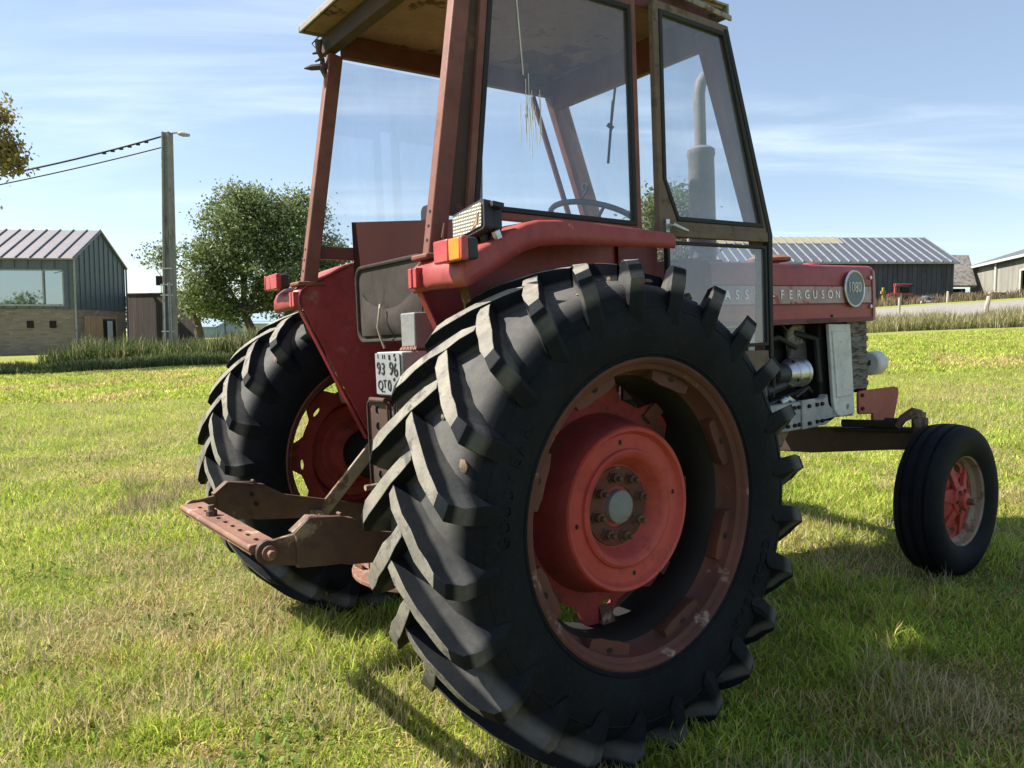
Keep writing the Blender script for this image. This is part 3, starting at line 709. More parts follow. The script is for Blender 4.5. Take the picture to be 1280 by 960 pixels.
# ---- number plate boxes
m = MB(); m.box(-.40, -.30, -.325, -.135, 1.075, 1.228); pb = m.build('plate_box', M['grey'], tr, bevel=.006)
m = MB(); PM = frame_m(Vector((-.4035, -.2265, 1.153)), (0, -1, 0), (0, 0, 1))
m.plate(rrect(-.09, .09, -.072, .072, .004), [], 0, .0015, lambda u, v, w: PM @ Vector((u, v, w)))
np_ = m.build('number_plate', M['plate_face'], tr, smooth=0, label='white plate with handwritten black characters')
m = MB(); rr = random.Random(5)
for ch, u, v, s, a in (('9', -.062, .017, .062, 5), ('3', -.030, .015, .060, -6), ('9', .030, .016, .066, -4), ('6', .062, .012, .066, 10), ('Q', -.055, -.042, .050, -3), ('T', -.022, -.036, .040, 4), ('0', .012, -.042, .056, 0),
                    ('"', .052, -.030, .040, 20), ('.', -.03, -.05, .05, 0), ('1', -.065, .06, .022, 5), ('1', -.03, .058, .022, -8), ('1', -.015, .058, .022, 8), ('8', .020, .056, .026, 0), ('S', .06, .056, .034, 12)):
    text_into(m, ch, s, PM @ Matrix.Translation((u, v, .003)) @ Matrix.Rotation(math.radians(a), 4, 'Z'), .0012)
m.build('handwriting', M['ink'], np_, smooth=0)
m = MB(); m.box(-.345, -.26, -.325, -.225, 1.236, 1.36); m.build('tool_box', M['mid_grey'], tr, bevel=.006)
m = MB()
for k in range(9): y = -.25-.012*k; m.tube([(-.36+.006*(k % 2), y+.006, 1.232), (-.352, y, 1.244), (-.36, y-.006, 1.232)], .004, 6)
m.build('rusty_chain', M['rust'], tr)

# ---- body under the cab
m = MB(); m.box(-.28, 1.10, -.20, .20, .60, 1.0); m.box(-.12, .05, -.18, .18, .58, 1.0); m.box(1.0, 1.7, -.23, .23, .55, 1.2)
m.build('gearbox_housing', M['grime'], tr, bevel=.02)
m = MB()
for s in (-1, 1): m.lathe([(.2, .17), (.34, .14), (.60, .12), (.84, .115), (.88, .10), (.9, .001)], (0, 0, ZC), sgn=s, n=28)
m.build('rear_axle', M['grime'], tr)
# perforated hitch plates
m = MB()
for y0, y1, xx, nh in ((-.165, -.315, -.452, 6), (-.325, -.46, -.43, 5)):
    holes = [circle(-.035 if y0 > -.2 else -.03, 0, .001, 3)] if False else []
    hh = [[(p[0], p[1]) for p in circle((y0+y1)/2+.012, 1.03-.056*k, .0155, 12)] for k in range(6)]
    m.plate(rrect(y1, y0, .728, 1.062, .022), hh, xx, xx+.010, fnx)
m.tube([(-.462, y, 1.068) for y in (-.20, -.31)], .009, 8)
m.tube([(-.458, p[0], p[1]) for p in rrect(-.315, -.165, .728, 1.062, .022, 6)], .004, 6, closed=True)
m.tube([(-.436, p[0], p[1]) for p in rrect(-.46, -.325, .728, 1.062, .022, 6)], .004, 6, closed=True)
m.build('hitch_plate', M['plate_iron'], tr, bevel=.001)
m = MB(); m.box(-.30, -.16, -.20, -.10, .60, .95); m.build('hydraulic_housing', M['grime'], tr, bevel=.03)
m = MB(); m.tube([(-.50, -.20, .765), (-.44, -.20, .765)], .010, 12); m.tube([(-.455, -.20, .765), (-.36, -.20, .76)], .006, 8); m.tube([(-.44, -.25, .735), (-.36, -.10, .74)], .004, 6); m.build('hitch_pin', M['beige_iron'], tr)

# ---- lift arms with drawbar
def arm(sd):
    y = sd*.41; fn = lambda u, v, w: Vector((u, w, v)); m = MB()
    # outer end piece
    end = [(-.836, .707), (-.905, .700)] + [(-.918+.036*math.cos(t), .668+.036*math.sin(t)) for t in [math.radians(90+k*22.5) for k in range(9)]] + [(-.836, .612)]
    m.plate(end, [], y-.010, y+.010, fn)
    main = [(-.838, .700), (-.845, .712), (-.800, .748), (-.790, .752), (-.69, .738), (-.645, .718), (-.565, .668), (-.50, .650), (-.12, .545), (-.12, .475), (-.50, .560), (-.68, .585), (-.70, .592), (-.76, .598), (-.838, .608)]
    m.plate(main, [], y+sd*.012-.012, y+sd*.012+.012, fn)
    m.bar((-.845, y, .713), (-.79, y, .753), .040, .006); m.bar((-.79, y, .753), (-.65, y, .722), .036, .004)
    m.tube([(-.69, y-.014, .742), (-.69, y+.014, .742)], .006, 6)
    a = m.build('lift_arm', M['brown_iron'], tr, bevel=.003)
    h = MB()
    for px, pz in ((-.70, .69), (-.685, .65)):
        if sd > 0: h.tube([(px, y-.002, pz), (px, y-.014, pz)], .008, 12)
    if sd > 0: h.build_each('arm_hole', M['dark'], a)
    else: h.bm.free()
    p = MB(); p.tube([(-.918, y+.02, .668), (-.918, y-.022, .668)], .022, 20); p.tube([(-.918, y-.02, .668), (-.918, y-.045, .668)], .012, 6); p.build('pivot_pin', M['rust'], a, bevel=.002)
    return a
arm(-1); arm(1)
m = MB()
top = rrect(-.395, .395, -.958, -.885, .006)
slots = [[(p[0], p[1]) for p in rrect(-.335+k*.078-.018, -.335+k*.078+.018, -.930, -.914, .007, 3)] for k in range(9)]
m.plate(top, slots, .682, .692, lambda u, v, w: Vector((v, u, w)))
m.tube([(-.958, -.40, .682), (-.958, .40, .682)], .011, 14); m.box(-.962, -.950, -.395, .395, .664, .68)
db = m.build('drawbar', M['rust'], tr, bevel=.002)
m = MB(); m.tube([(-.93, .115, .69), (-.93, .115, .712)], .019, 6); m.tube([(-.93, .115, .71), (-.93, .115, .73)], .011, 10); m.build('drawbar_bolt', M['brown_iron'], db, bevel=.002)
m = MB(); m.bar((-.425, .42, .55), (-.15, .40, .835), .018, .055, up=(0, 0, 1)); m.tube([(-.44, .44, .555), (-.44, .375, .555)], .030, 16); m.build('lift_link', M['beige_iron'], tr, bevel=.004)
m = MB(); m.tube([(-.44, .39, .555), (-.44, .36, .555)], .022, 6); m.tube([(-.47, .385, .59), (-.43, .36, .52), (-.41, .36, .50)], .008, 8); m.build('link_pin', M['rust'], tr)
# swinging drawbar quadrants low between the wheels
m = MB()
def arc(r0, r1, a0, a1, cx, cy, n=16): 
    return [(cx+r1*math.cos(a0+(a1-a0)*k/n), cy+r1*math.sin(a0+(a1-a0)*k/n)) for k in range(n+1)]+[(cx+r0*math.cos(a1-(a1-a0)*k/n), cy+r0*math.sin(a1-(a1-a0)*k/n)) for k in range(n+1)]
q = arc(.25, .31, math.radians(110), math.radians(250), -.20, -.20)
m.plate(q, [], .485, .497, lambda u, v, w: Vector((u, v, w)))
m.plate(arc(.27, .335, math.radians(110), math.radians(250), -.20, -.20), [], .435, .450, lambda u, v, w: Vector((u, v, w)))
m.tube([(-.52, -.24, .53), (-.525, -.25, .43)], .004, 6)
m.build('drawbar_quadrant', M['rust'], tr, bevel=.002)
m = MB(); m.bar((-.48, -.06, .465), (.3, -.06, .465), .07, .03); m.build('towing_bar', M['brown_iron'], tr, bevel=.004)

# ---- bonnet
m = MB(); hw = .33
sec = []
def hood_section(x, w, zt, zb, r):
    o = [(x, -w, zb), (x, -w-.003, (zt+zb)/2)]
    for k in range(7):
        t = math.radians(180-90*k/6); o.append((x, -w+r+r*math.cos(t), zt-r+r*math.sin(t)))
    o.append((x, 0, zt+.008)); o2 = [(p[0], -p[1], p[2]) for p in o[-2::-1]]; return o+o2
xs = [(1.20, hw, 1.568, 1.268, .03), (1.9, hw, 1.570, 1.268, .03), (2.574, hw, 1.573, 1.266, .03), (2.60, hw-.002, 1.573, 1.268, .034), (2.635, hw-.012, 1.567, 1.272, .04), (2.662, hw-.035, 1.545, 1.290, .05), (2.672, hw-.06, 1.515, 1.315, .06)]
rows = [[m.bm.verts.new(p) for p in hood_section(*x)] for x in xs]
for A, B in zip(rows, rows[1:]):
    for i in range(len(A)-1): m.bm.faces.new((A[i], A[i+1], B[i+1], B[i]))
m.bm.faces.new(rows[-1]); m.bm.faces.new(rows[0][::-1])
hood = m.build('bonnet', M['red'], tr, smooth=50)
m = MB(); m.box(1.20, 2.574, -.338, -.332, 1.264, 1.288); m.box(1.20, 2.574, -.3365, -.332, 1.360, 1.366); m.box(1.20, 2.574, -.3365, -.332, 1.456, 1.461); m.bar((2.576, -.334, 1.27), (2.576, -.334, 1.555), .004, .004, up=(0, 1, 0)); m.build('bonnet_moulding', M['red_dark'], hood, bevel=.001)
m = MB(); m.box(1.20, 2.56, -.3355, -.331, 1.368, 1.454); m.build('trim_strip', M['strip'], hood)
m = MB()
for i, ch in enumerate('MASSEY-FERGUSON'):
    text_into(m, ch, .062, frame_m(Vector((1.232+.0705*i, -.3368, 1.410)), (1, 0, 0), (0, 0, 1)), .0022)
m.build_each('raised_letter', M['chrome'], hood, smooth=0)
m = MB(); m.plate(circle(2.37, 1.442, .088, 36), [], -.350, -.331, lambda u, v, w: Vector((u, w, v))); bd = m.build('badge', M['badge'], tr)
m = MB(); m.tube([(2.37+.094*math.cos(2*PI*k/40), -.347, 1.442+.094*math.sin(2*PI*k/40)) for k in range(40)], .0065, 8, closed=True); m.build('badge_ring', M['chrome'], bd)
m = MB(); text_into(m, '1080', .078, frame_m(Vector((2.365, -.3515, 1.447)), (.88, 0, 0), (0, 0, 1)) @ Matrix.Diagonal((.86, 1.05, 1, 1)), .002); m.build('badge_number', M['cream'], bd, smooth=0)
m = MB()
for x, z in ((2.552, 1.505), (2.552, 1.345)): m.lathe([(0, .012), (.008, .011), (.010, .004)], (x, -.333, z), sgn=-1, n=12, cap1=True)
m.build_each('bonnet_catch', M['chrome'], hood)
m = MB(); m.lathe([(-.3345+.332, .008), (.001, .0078)], (2.17, -.3345, 1.30), sgn=-1, n=12, cap1=True); m.build('bonnet_hole', M['dark'], hood)
m = MB(); m.lathe([(0, .055), (.035, .055), (.040, .115), (.055, .12), (.070, .10), (.078, .03), (.079, .001)], (2.10, 0, 1.575), axis='z', n=36); m.build('air_cleaner_cap', M['rust'], hood)
m = MB(); m.lathe([(0, .05), (.02, .05), (.03, .04), (.032, .001)], (2.42, -.05, 1.580), axis='z', n=24); m.bar((2.33, -.05, 1.59), (2.52, -.05, 1.588), .03, .012); m.build('filler_cap', M['red'], hood, bevel=.003)
# exhaust
m = MB(); xe = 1.55
m.lathe([(0, .03), (.0, .045), (.03, .045), (.05, .062), (.06, .066), (.56, .066), (.575, .072), (.60, .070), (.615, .05), (.62, .03)], (xe, 0, 1.57), axis='z', n=28)
m.tube([(xe, 0, 2.17), (xe, 0, 2.45), (xe+.01, 0, 2.50), (xe+.04, 0, 2.54), (xe+.10, 0, 2.56)], .030, 16); m.build('exhaust_stack', M['exhaust'], tr)

# ---- engine bay
m = MB(); m.box(1.30, 2.10, -.17, .17, .80, 1.20); m.box(1.45, 2.0, -.12, .12, 1.18, 1.262); m.box(2.10, 2.16, -.20, .20, .85, 1.22)
m.tube([(1.72, -.20, .98), (1.95, -.20, .98)], .05, 16); m.build('engine_block', M['grime'], tr, bevel=.01)
m = MB(); m.tube([(1.55, -.23, 1.265), (1.60, -.24, 1.10), (1.62, -.25, .9)], .012, 8); m.tube([(1.98, -.22, 1.26), (1.90, -.24, 1.235), (1.83, -.26, 1.262)], .006, 8); m.tube([(1.30, -.22, .9), (1.7, -.25, .86), (2.1, -.22, .92)], .012, 8); m.build('engine_hose', M['black'], tr)
m = MB(); m.plate([(1.50, 1.262), (1.62, 1.262), (1.555, 1.12), (1.50, 1.07)], [], -.30, -.29, lambda u, v, w: Vector((u, w, v))); m.build('bonnet_bracket', M['grey'], tr, bevel=.002)
m = MB(); m.plate([(1.93, 1.26), (2.10, 1.26), (2.12, 1.05), (2.12, .93), (1.99, .97), (1.90, 1.03), (1.96, 1.10)], [], -.22, -.19, lambda u, v, w: Vector((u, w, v))); m.build('fan_cowl', M['cowl'], tr, bevel=.01)
m = MB(); c_ = (1.86, -.24, 1.010)
m.lathe([(0, .02), (0, .055), (.05, .068), (.055, .075), (.075, .076), (.08, .072), (.13, .072), (.135, .078), (.15, .078), (.155, .06), (.16, .01)], c_, axis='x', n=32); al = m.build('alternator', M['silver'], tr)
m = MB(); m.lathe([(-.10, .03), (-.09, .05), (-.01, .056), (.0, .05)], c_, axis='x', n=24, cap0=True); m.tube([(1.70, -.24, .93), (1.80, -.25, .95), (1.86, -.24, .96)], .03, 10)
for k in range(4): m.bar((2.016, -.24+.07*math.cos(k*PI/2+.5), 1.01+.07*math.sin(k*PI/2+.5)), (1.90, -.24+.07*math.cos(k*PI/2+.5), 1.01+.07*math.sin(k*PI/2+.5)), .014, .014)
m.build('alternator_body', M['black'], al)
m = MB(); m.tube([(1.80, -.26, .862), (1.84, -.27, .88)], .022, 12); m.bar((1.84, -.27, .89), (1.90, -.27, .862), .03, .02); m.build('filter_fitting', M['silver'], tr, bevel=.003)
m = MB(); m.box(2.15, 2.375, -.27, .27, .80, 1.262); m.build('fan_shroud', M['grime'], tr, bevel=.01)
m = MB(); m.box(2.38, 2.585, -.292, .292, .885, 1.264)
for k in range(9): z = .90+.042*k; m.box(2.375+.004*(k % 2), 2.590-.006*(k % 3), -.298, -.29, z, z+.030)
m.build('radiator', M['radiator'], tr, bevel=.004)
m = MB()
m.plate([(2.162, 1.258), (2.372, 1.252), (2.405, .760), (2.27, .752), (2.232, .765), (2.208, .79), (2.196, .84)], [circle(2.335, .800, .013, 12, .018)], -.318, -.298, lambda u, v, w: Vector((u, w, v)))
m.plate([(2.185, 1.22), (2.352, 1.215), (2.372, .86), (2.222, .86)], [], -.324, -.316, lambda u, v, w: Vector((u, w, v)))
m.build('radiator_side_shield', M['white'], tr, bevel=.005)
m = MB(); m.lathe([(0, .001), (.002, .060), (.012, .070), (.09, .072), (.115, .062), (.125, .04), (.128, .001)], (2.735, -.215, 1.015), axis='x', n=28)
for s in (-1,): pass
m.build('headlight', M['white'], tr)
m = MB(); m.lathe([(0, .001), (.002, .060), (.012, .070), (.09, .072), (.115, .062), (.125, .04), (.128, .001)], (2.735, .215, 1.015), axis='x', n=28); m.build('headlight', M['white'], tr)
m = MB(); m.box(2.55, 2.60, -.28, .28, .86, .92); m.bar((2.58, -.215, 1.02), (2.76, -.215, 1.02), .03, .03); m.bar((2.58, .215, 1.02), (2.76, .215, 1.02), .03, .03); m.build('lamp_carrier', M['grime'], tr)
m = MB()
for s in (-1, 1):
    m.plate([(2.462, .862), (2.48, .876), (2.86, .874), (2.90, .865), (2.908, .835), (2.845, .675), (2.83, .668), (2.612, .684), (2.612, .735), (2.475, .744), (2.462, .755)], [], s*.30-.008, s*.30+.008, lambda u, v, w: Vector((u, w, v)))
fb = m.build_each('front_bracket', M['red_faded'], tr, bevel=.006)
m = MB()
for z in (.85, .775): m.lathe([(0, .012), (.009, .011)], (2.498, -.308, z), sgn=-1, n=6, cap1=True)
m.build_each('bracket_bolt', M['grime'], fb[0])
m = MB()
m.plate([(1.35, .86), (2.13, .865), (2.15, .885), (2.16, .83), (2.23, .775), (2.40, .760), (2.40, .745), (2.22, .752), (2.13, .722), (1.35, .722)], [], -.312, -.262, lambda u, v, w: Vector((u, w, v)))
m.plate([(1.90, .870), (2.02, .872), (2.02, .722), (1.90, .720)], [], -.322, -.312, lambda u, v, w: Vector((u, w, v)))
sr = m.build('chassis_side_rail', M['grey'], tr, bevel=.006)
m = MB()
for x in (1.78, 1.84, 1.88, 1.955, 2.04, 2.09):
    for z in (.748, .838): m.lathe([(0, .011), (.012, .011)], (x, -.312 if not 1.9 < x < 2.02 else -.322, z), sgn=-1, n=6, cap1=True)
m.build_each('rail_bolt', M['grime'], sr)
m = MB(); m.plate([(1.35, .722), (2.0, .722), (1.90, .62), (1.70, .56), (1.35, .56)], [], -.20, .20, lambda u, v, w: Vector((u, w, v))); m.build('engine_sump', M['beige_iron'], tr, bevel=.01)
for pts_, r in (([(1.50, -.20, 1.24), (1.66, -.24, 1.18), (1.84, -.23, 1.20), (1.98, -.24, 1.14)], .014), ([(1.62, -.24, 1.20), (1.66, -.26, 1.08), (1.74, -.27, 1.02), (1.74, -.26, .90)], .011), ([(1.40, -.22, 1.02), (1.60, -.26, 1.00), (1.70, -.25, .92)], .016),
               ([(2.10, -.25, .90), (2.02, -.28, .93), (1.92, -.27, .885)], .009), ([(2.0, -.21, 1.22), (2.13, -.26, 1.18), (2.14, -.27, .95)], .018)):
    m = MB(); m.tube(pts_, r, 8); m.build('engine_hose', M['black'], tr)
m = MB(); m.lathe([(0, .04), (.0, .045), (.10, .045), (.12, .03), (.13, .001)], (1.66, -.23, .98), axis='z', sgn=-1, n=20); m.build('fuel_filter', M['cowl'], tr)
# front axle
m = MB()
m.plate([(.60, .665), (.05, .665), (0, .655), (-.52, .690), (-.66, .690), (-.66, .585), (-.50, .57), (-.05, .512), (.25, .50), (.45, .52), (.60, .565)], [], 2.40, 2.50, lambda u, v, w: Vector((w, u, v)))
m.build('front_axle', M['plate_iron'], tr, bevel=.012)
m = MB(); m.tube([(2.40, -.25, .70), (2.38, -.55, .715)], .022, 14); m.tube([(2.39, -.20, .66), (2.38, -.64, .69)], .012, 10); m.tube([(2.39, -.5, .715), (2.39, -.56, .716)], .032, 14); m.build('steering_cylinder', M['grime'], tr)
for s in (-1, 1):
    m = MB(); m.tube([(2.467, s*.64, .50), (2.467, s*.64, .745)], .040, 16); m.tube([(2.467, s*.64, .74), (2.467, s*.64, .775)], .030, 6)
    m.tube([(2.467, s*.64, .762), (2.44, s*.62, .775), (2.40, s*.585, .745), (2.385, s*.56, .70)], [.028, .028, .022, .022], 10); m.tube([(2.467, s*.64, .52), (2.467, s*.66, .40), (2.467, s*.74, .336)], [.045, .05, .045], 12); m.build('steering_knuckle', M['brown_iron'], tr)

# ============================================================ SETTING
def link_mesh(name, verts, faces, mat, col=None, smooth=False, parent=None):
    me = bpy.data.meshes.new(name)
    verts = np.asarray(verts, np.float32); me.vertices.add(len(verts)); me.vertices.foreach_set('co', verts.ravel())
    # faces: list of (k, array)
    loops = np.concatenate([f.ravel() for f in faces]); sizes = np.concatenate([np.full(len(f), f.shape[1]) for f in faces])
    me.loops.add(len(loops)); me.loops.foreach_set('vertex_index', loops.astype(np.int32))
    me.polygons.add(len(sizes)); st = np.concatenate([[0], np.cumsum(sizes)[:-1]])
    me.polygons.foreach_set('loop_start', st.astype(np.int32)); me.polygons.foreach_set('loop_total', sizes.astype(np.int32))
    if smooth: me.polygons.foreach_set('use_smooth', np.ones(len(sizes), bool))
    if col is not None:
        a = me.color_attributes.new('Col', 'FLOAT_COLOR', 'POINT'); c4 = np.ones((len(verts), 4), np.float32); c4[:, :3] = col; a.data.foreach_set('color', c4.ravel())
    me.update(calc_edges=True); me.validate(); me.materials.append(mat)
    o = bpy.data.objects.new(name, me); C.objects.link(o)
    if parent: o.parent = parent
    return o
# ground sheet: polar grid
ra = np.concatenate([np.linspace(0, 8, 60)[1:], np.geomspace(8.2, 70, 110), np.geomspace(75, 900, 24)]); na = 300
th = np.linspace(0, 2*PI, na, endpoint=False)
RR, TH = np.meshgrid(ra, th, indexing='ij'); X = RR*np.sin(TH); Y = RR*np.cos(TH)
V = np.concatenate([[[0, 0, gzf(0, 0)]], np.stack([X.ravel(), Y.ravel(), gz(X, Y).ravel()], 1)])
idx = 1+np.arange(len(ra)*na).reshape(len(ra), na); nx = np.roll(idx, -1, 1)
Q = np.stack([idx[:-1], idx[1:], nx[1:], nx[:-1]], -1).reshape(-1, 4)
T3 = np.stack([np.zeros(na, int), idx[0], nx[0]], -1)
gr = link_mesh('ground', V, [T3, Q], M['ground'], smooth=True); gr['kind'] = 'structure'

def grass_colour(x, y):
    n1 = L1(x*1.7+7, y*1.7+7); n2 = L2(x*.55+31, y*.55+3); n3 = L3(x*6+11, y*6+5); n4 = L3(x*.18+60, y*.5+9)
    dry = np.clip((n1*.42+n2*.38+n3*.20+.25*(n4-.5)-.492)*4.2, 0, 1)
    k = rng.random(len(x))
    lush = np.array([.24, .37, .04]); green = np.array([.50, .54, .09]); straw = np.array([.66, .54, .25]); brown = np.array([.44, .27, .14])
    c = lush+(green-lush)*rng.random((len(x), 1))
    d = (rng.random(len(x)) < dry*.68+.14)
    c2 = straw+(brown-straw)*(rng.random((len(x), 1))**1.5)
    c = np.where(d[:, None], c2, c)
    return c*(.55+.75*rng.random((len(x), 1)))*(.75+.5*L2(x*3+3, y*3+8))[:, None], dry
def blades(name, x, y, h, w, col, lean=.5, lp=.8, mat='blade', kind='stuff', z=None, seg3=True):
    n = len(x); a = rng.random(n)*2*PI; b = rng.random(n)*2*PI; z = gz(x, y) if z is None else z
    dx = np.cos(a)*w/2; dy = np.sin(a)*w/2; ln = lean*(rng.random(n)**lp)*h
    lx = np.cos(b)*ln; ly = np.sin(b)*ln; hz = np.sqrt(np.maximum(h*h-ln*ln, (h*.15)**2))
    p = np.stack([x, y, z-.004], 1); s = np.stack([dx, dy, dx*0], 1)
    mid = p+np.stack([lx*.35, ly*.35, hz*.62], 1); tip = p+np.stack([lx, ly, hz], 1)
    if seg3:
        V = np.stack([p-s, p+s, mid+s*.75, mid-s*.75, tip], 1).reshape(-1, 3); i = np.arange(n)[:, None]*5
        fs = [i+np.array([0, 1, 2, 3]), i+np.array([3, 2, 4])]; k = 5
    else:
        V = np.stack([p-s, p+s, tip], 1).reshape(-1, 3); i = np.arange(n)[:, None]*3; fs = [i+np.array([0, 1, 2])]; k = 3
    o = link_mesh(name, V, fs, M[mat], np.repeat(col, k, 0)); return o
def sample_field(n, y0, y1, pw=1.0, margin=1.0):
    u = rng.random(n); y = y0*(y1/y0)**(u**pw) if y0 > 0 else u*y1
    x = (rng.random(n)*2-1)*(y*.70+margin); return x, y
# near lawn
parts = []
x, y = sample_field(190000, 1.35, 5.0, .85, .5); c, d = grass_colour(x, y); h = (.028+.042*rng.random(len(x)))*(1.25-.55*d)*(.45+1.2*L2(x*2.6, y*2.6+40)*L1(x*7, y*7+3)*1.5); h *= 1.05; g1 = blades('grass', x, y, h, .0040+.002*rng.random(len(x)), c, .99, lp=.33)
x, y = sample_field(170000, 5.0, 13.0, 1.0, 1.0); c, d = grass_colour(x, y); h = (.03+.04*rng.random(len(x)))*(1.2-.5*d); g2 = blades('grass', x, y, h, .008+.005*rng.random(len(x)), c, .98, lp=.4, seg3=False)
x, y = sample_field(150000, 13.0, 30.0, 1.0, 2.0); keep = y < 21+.18*np.maximum(0, x+14); x, y = x[keep], y[keep]; c, d = grass_colour(x, y); h = .05+.04*rng.random(len(x)); g3 = blades('grass', x, y, h, .022+.014*rng.random(len(x)), c, .96, lp=.45, seg3=False)
for g, l in ((g1, 'short mown grass with dry clippings around the tractor'), (g2, 'mown grass in the middle of the field'), (g3, 'mown grass in the far part of the field')): tag(g, l, 'grass', kind='stuff')
# broad little leaves of clover and plantain
x, y = sample_field(15000, 1.4, 9, .85, .5); keep = L1(x*2.9+40, y*2.9+7) > .55; x, y = x[keep], y[keep]
c = np.array([.16, .27, .05])*(.6+.8*rng.random((len(x), 1))); cv = blades('clover', x, y, .022+.022*rng.random(len(x)), .012+.008*rng.random(len(x)), c, .95, lp=.4, z=gz(x, y)+.012); tag(cv, 'clover and plantain leaves among the mown grass', 'weeds', kind='stuff')
# cut grass lying loose: flat straws in little heaps
x, y = sample_field(60000, 1.4, 12, .9, .5); keep = L1(x*1.7+7, y*1.7+7)*.5+L3(x*3+11, y*3+5)*.5 > .52; x, y = x[keep], y[keep]
c = np.array([.50, .42, .23])*(.5+.7*rng.random((len(x), 1))); cl = blades('dry_clippings', x, y, .05+.05*rng.random(len(x)), .0035+.001*y*.6, c, .995, z=gz(x, y)+.012+.02*rng.random(len(x)), seg3=False); tag(cl, 'pale dry grass clippings lying on the lawn', 'clippings', kind='stuff')
hp = [at(190, 628, 1), at(320, 602, 1)]
def ground_at(px, py):
    d = at(px, py, 1.0)-Vector((0, 0, H_CAM)); lo, hi = .5, 400.0
    for _ in range(60):
        mid = (lo+hi)/2; p = Vector((0, 0, H_CAM))+d*mid
        if p.z > gzf(p.x, p.y): lo = mid
        else: hi = mid
    return Vector((0, 0, H_CAM))+d*lo
xs_, ys_, hs_ = [], [], []
for px, py, sx, nn_ in ((185, 634, .16, 700), (232, 612, .13, 450), (170, 610, .07, 160)):
    g = ground_at(px, py); xx = g.x+rng.normal(0, sx, nn_); yy = g.y+rng.normal(0, .16, nn_); xs_.append(xx); ys_.append(yy)
    hs_.append(.05*np.exp(-((xx-g.x)/sx/1.4)**2-((yy-g.y)/.22)**2)*rng.random(nn_))
x = np.concatenate(xs_); y = np.concatenate(ys_); zz = gz(x, y)+.015+np.concatenate(hs_)*1.3
c = np.array([.34, .28, .16])*(.4+.9*rng.random((len(x), 1))); hh = blades('mown_heap', x, y, .06+.06*rng.random(len(x)), .006+0*x, c, .99, z=zz, seg3=False); tag(hh, 'low heap of cut brown grass left of the tractor', 'clippings', kind='stuff')

# rough margins
def margin(name, label, pts, depth, n, h0, h1, w, cols, lean=.5):
    P_ = np.array(pts, float); L = np.hypot(*(P_[1:]-P_[:-1]).T); cs = np.concatenate([[0], np.cumsum(L)]); s = rng.random(n)*cs[-1]
    x = np.interp(s, cs, P_[:, 0]); y = np.interp(s, cs, P_[:, 1])+rng.random(n)*depth
    k = L2(x*.7+9, y*.7+9)*.35+L3(x*2.3+2, y*2.3)*.25+L1(x*.23+70, y*.3+9)*.4; k = np.clip((k-.25)*2, 0, 1); h = (h0+(h1-h0)*k)*(.45+.65*rng.random(n))
    c = np.array(cols[0])+(np.array(cols[1])-np.array(cols[0]))*rng.random((n, 1)); t = rng.random(n) < (k-.25)*.6; c = np.where(t[:, None], np.array(cols[2]), c)*(.7+.6*rng.random((n, 1)))
    o = blades(name, x, y, h, w*(.7+.6*rng.random(n)), c, lean, seg3=True); tag(o, label, 'long grass', kind='stuff'); return o
dk = ((.055, .085, .025), (.10, .13, .045), (.26, .24, .13))
margin('rough_grass', 'dark rough grass and brambles along the left edge of the field', [(-24, 21.2), (-14.5, 21.3), (-8.6, 22.6), (-3, 24)], 3.0, 34000, .10, .48, .03, dk)
margin('tall_weeds', 'tall weeds growing at the foot of the utility pole', [(-16, 26), (-9.2, 27.5), (-5, 28)], 3.5, 12000, .25, 1.15, .035, dk)
margin('rough_verge', 'long dry verge grass between the field and the road', [(2, 25.5), (13.2, 28), (20.5, 28.6), (32, 30)], 4.2, 42000, .12, .85, .026, ((.17, .18, .06), (.30, .28, .13), (.50, .43, .28)))
margin('yard_weeds', 'brown weeds growing in front of the barns', [(18, 62), (30, 63), (52, 64)], 6, 6000, .1, 1.15, .06, ((.12, .10, .06), (.20, .15, .09), (.32, .24, .17)))
# road and path
def strip(name, xs, y0, y1, off, mat):
    ny = 10; X, Tt = np.meshgrid(xs, np.linspace(0, 1, ny), indexing='ij'); Yv = y0(X)+(y1(X)-y0(X))*Tt
    V = np.stack([X.ravel(), Yv.ravel(), gz(X, Yv).ravel()+off], 1); i = np.arange(len(xs)*ny).reshape(len(xs), ny)
    q = np.stack([i[:-1, :-1], i[1:, :-1], i[1:, 1:], i[:-1, 1:]], -1).reshape(-1, 4); o = link_mesh(name, V, [q], mat, smooth=True); o['kind'] = 'structure'; return o
strip('road', np.linspace(4, 70, 120), lambda x: 36.5+0*x, lambda x: 55+0*x, .05, M['road'])

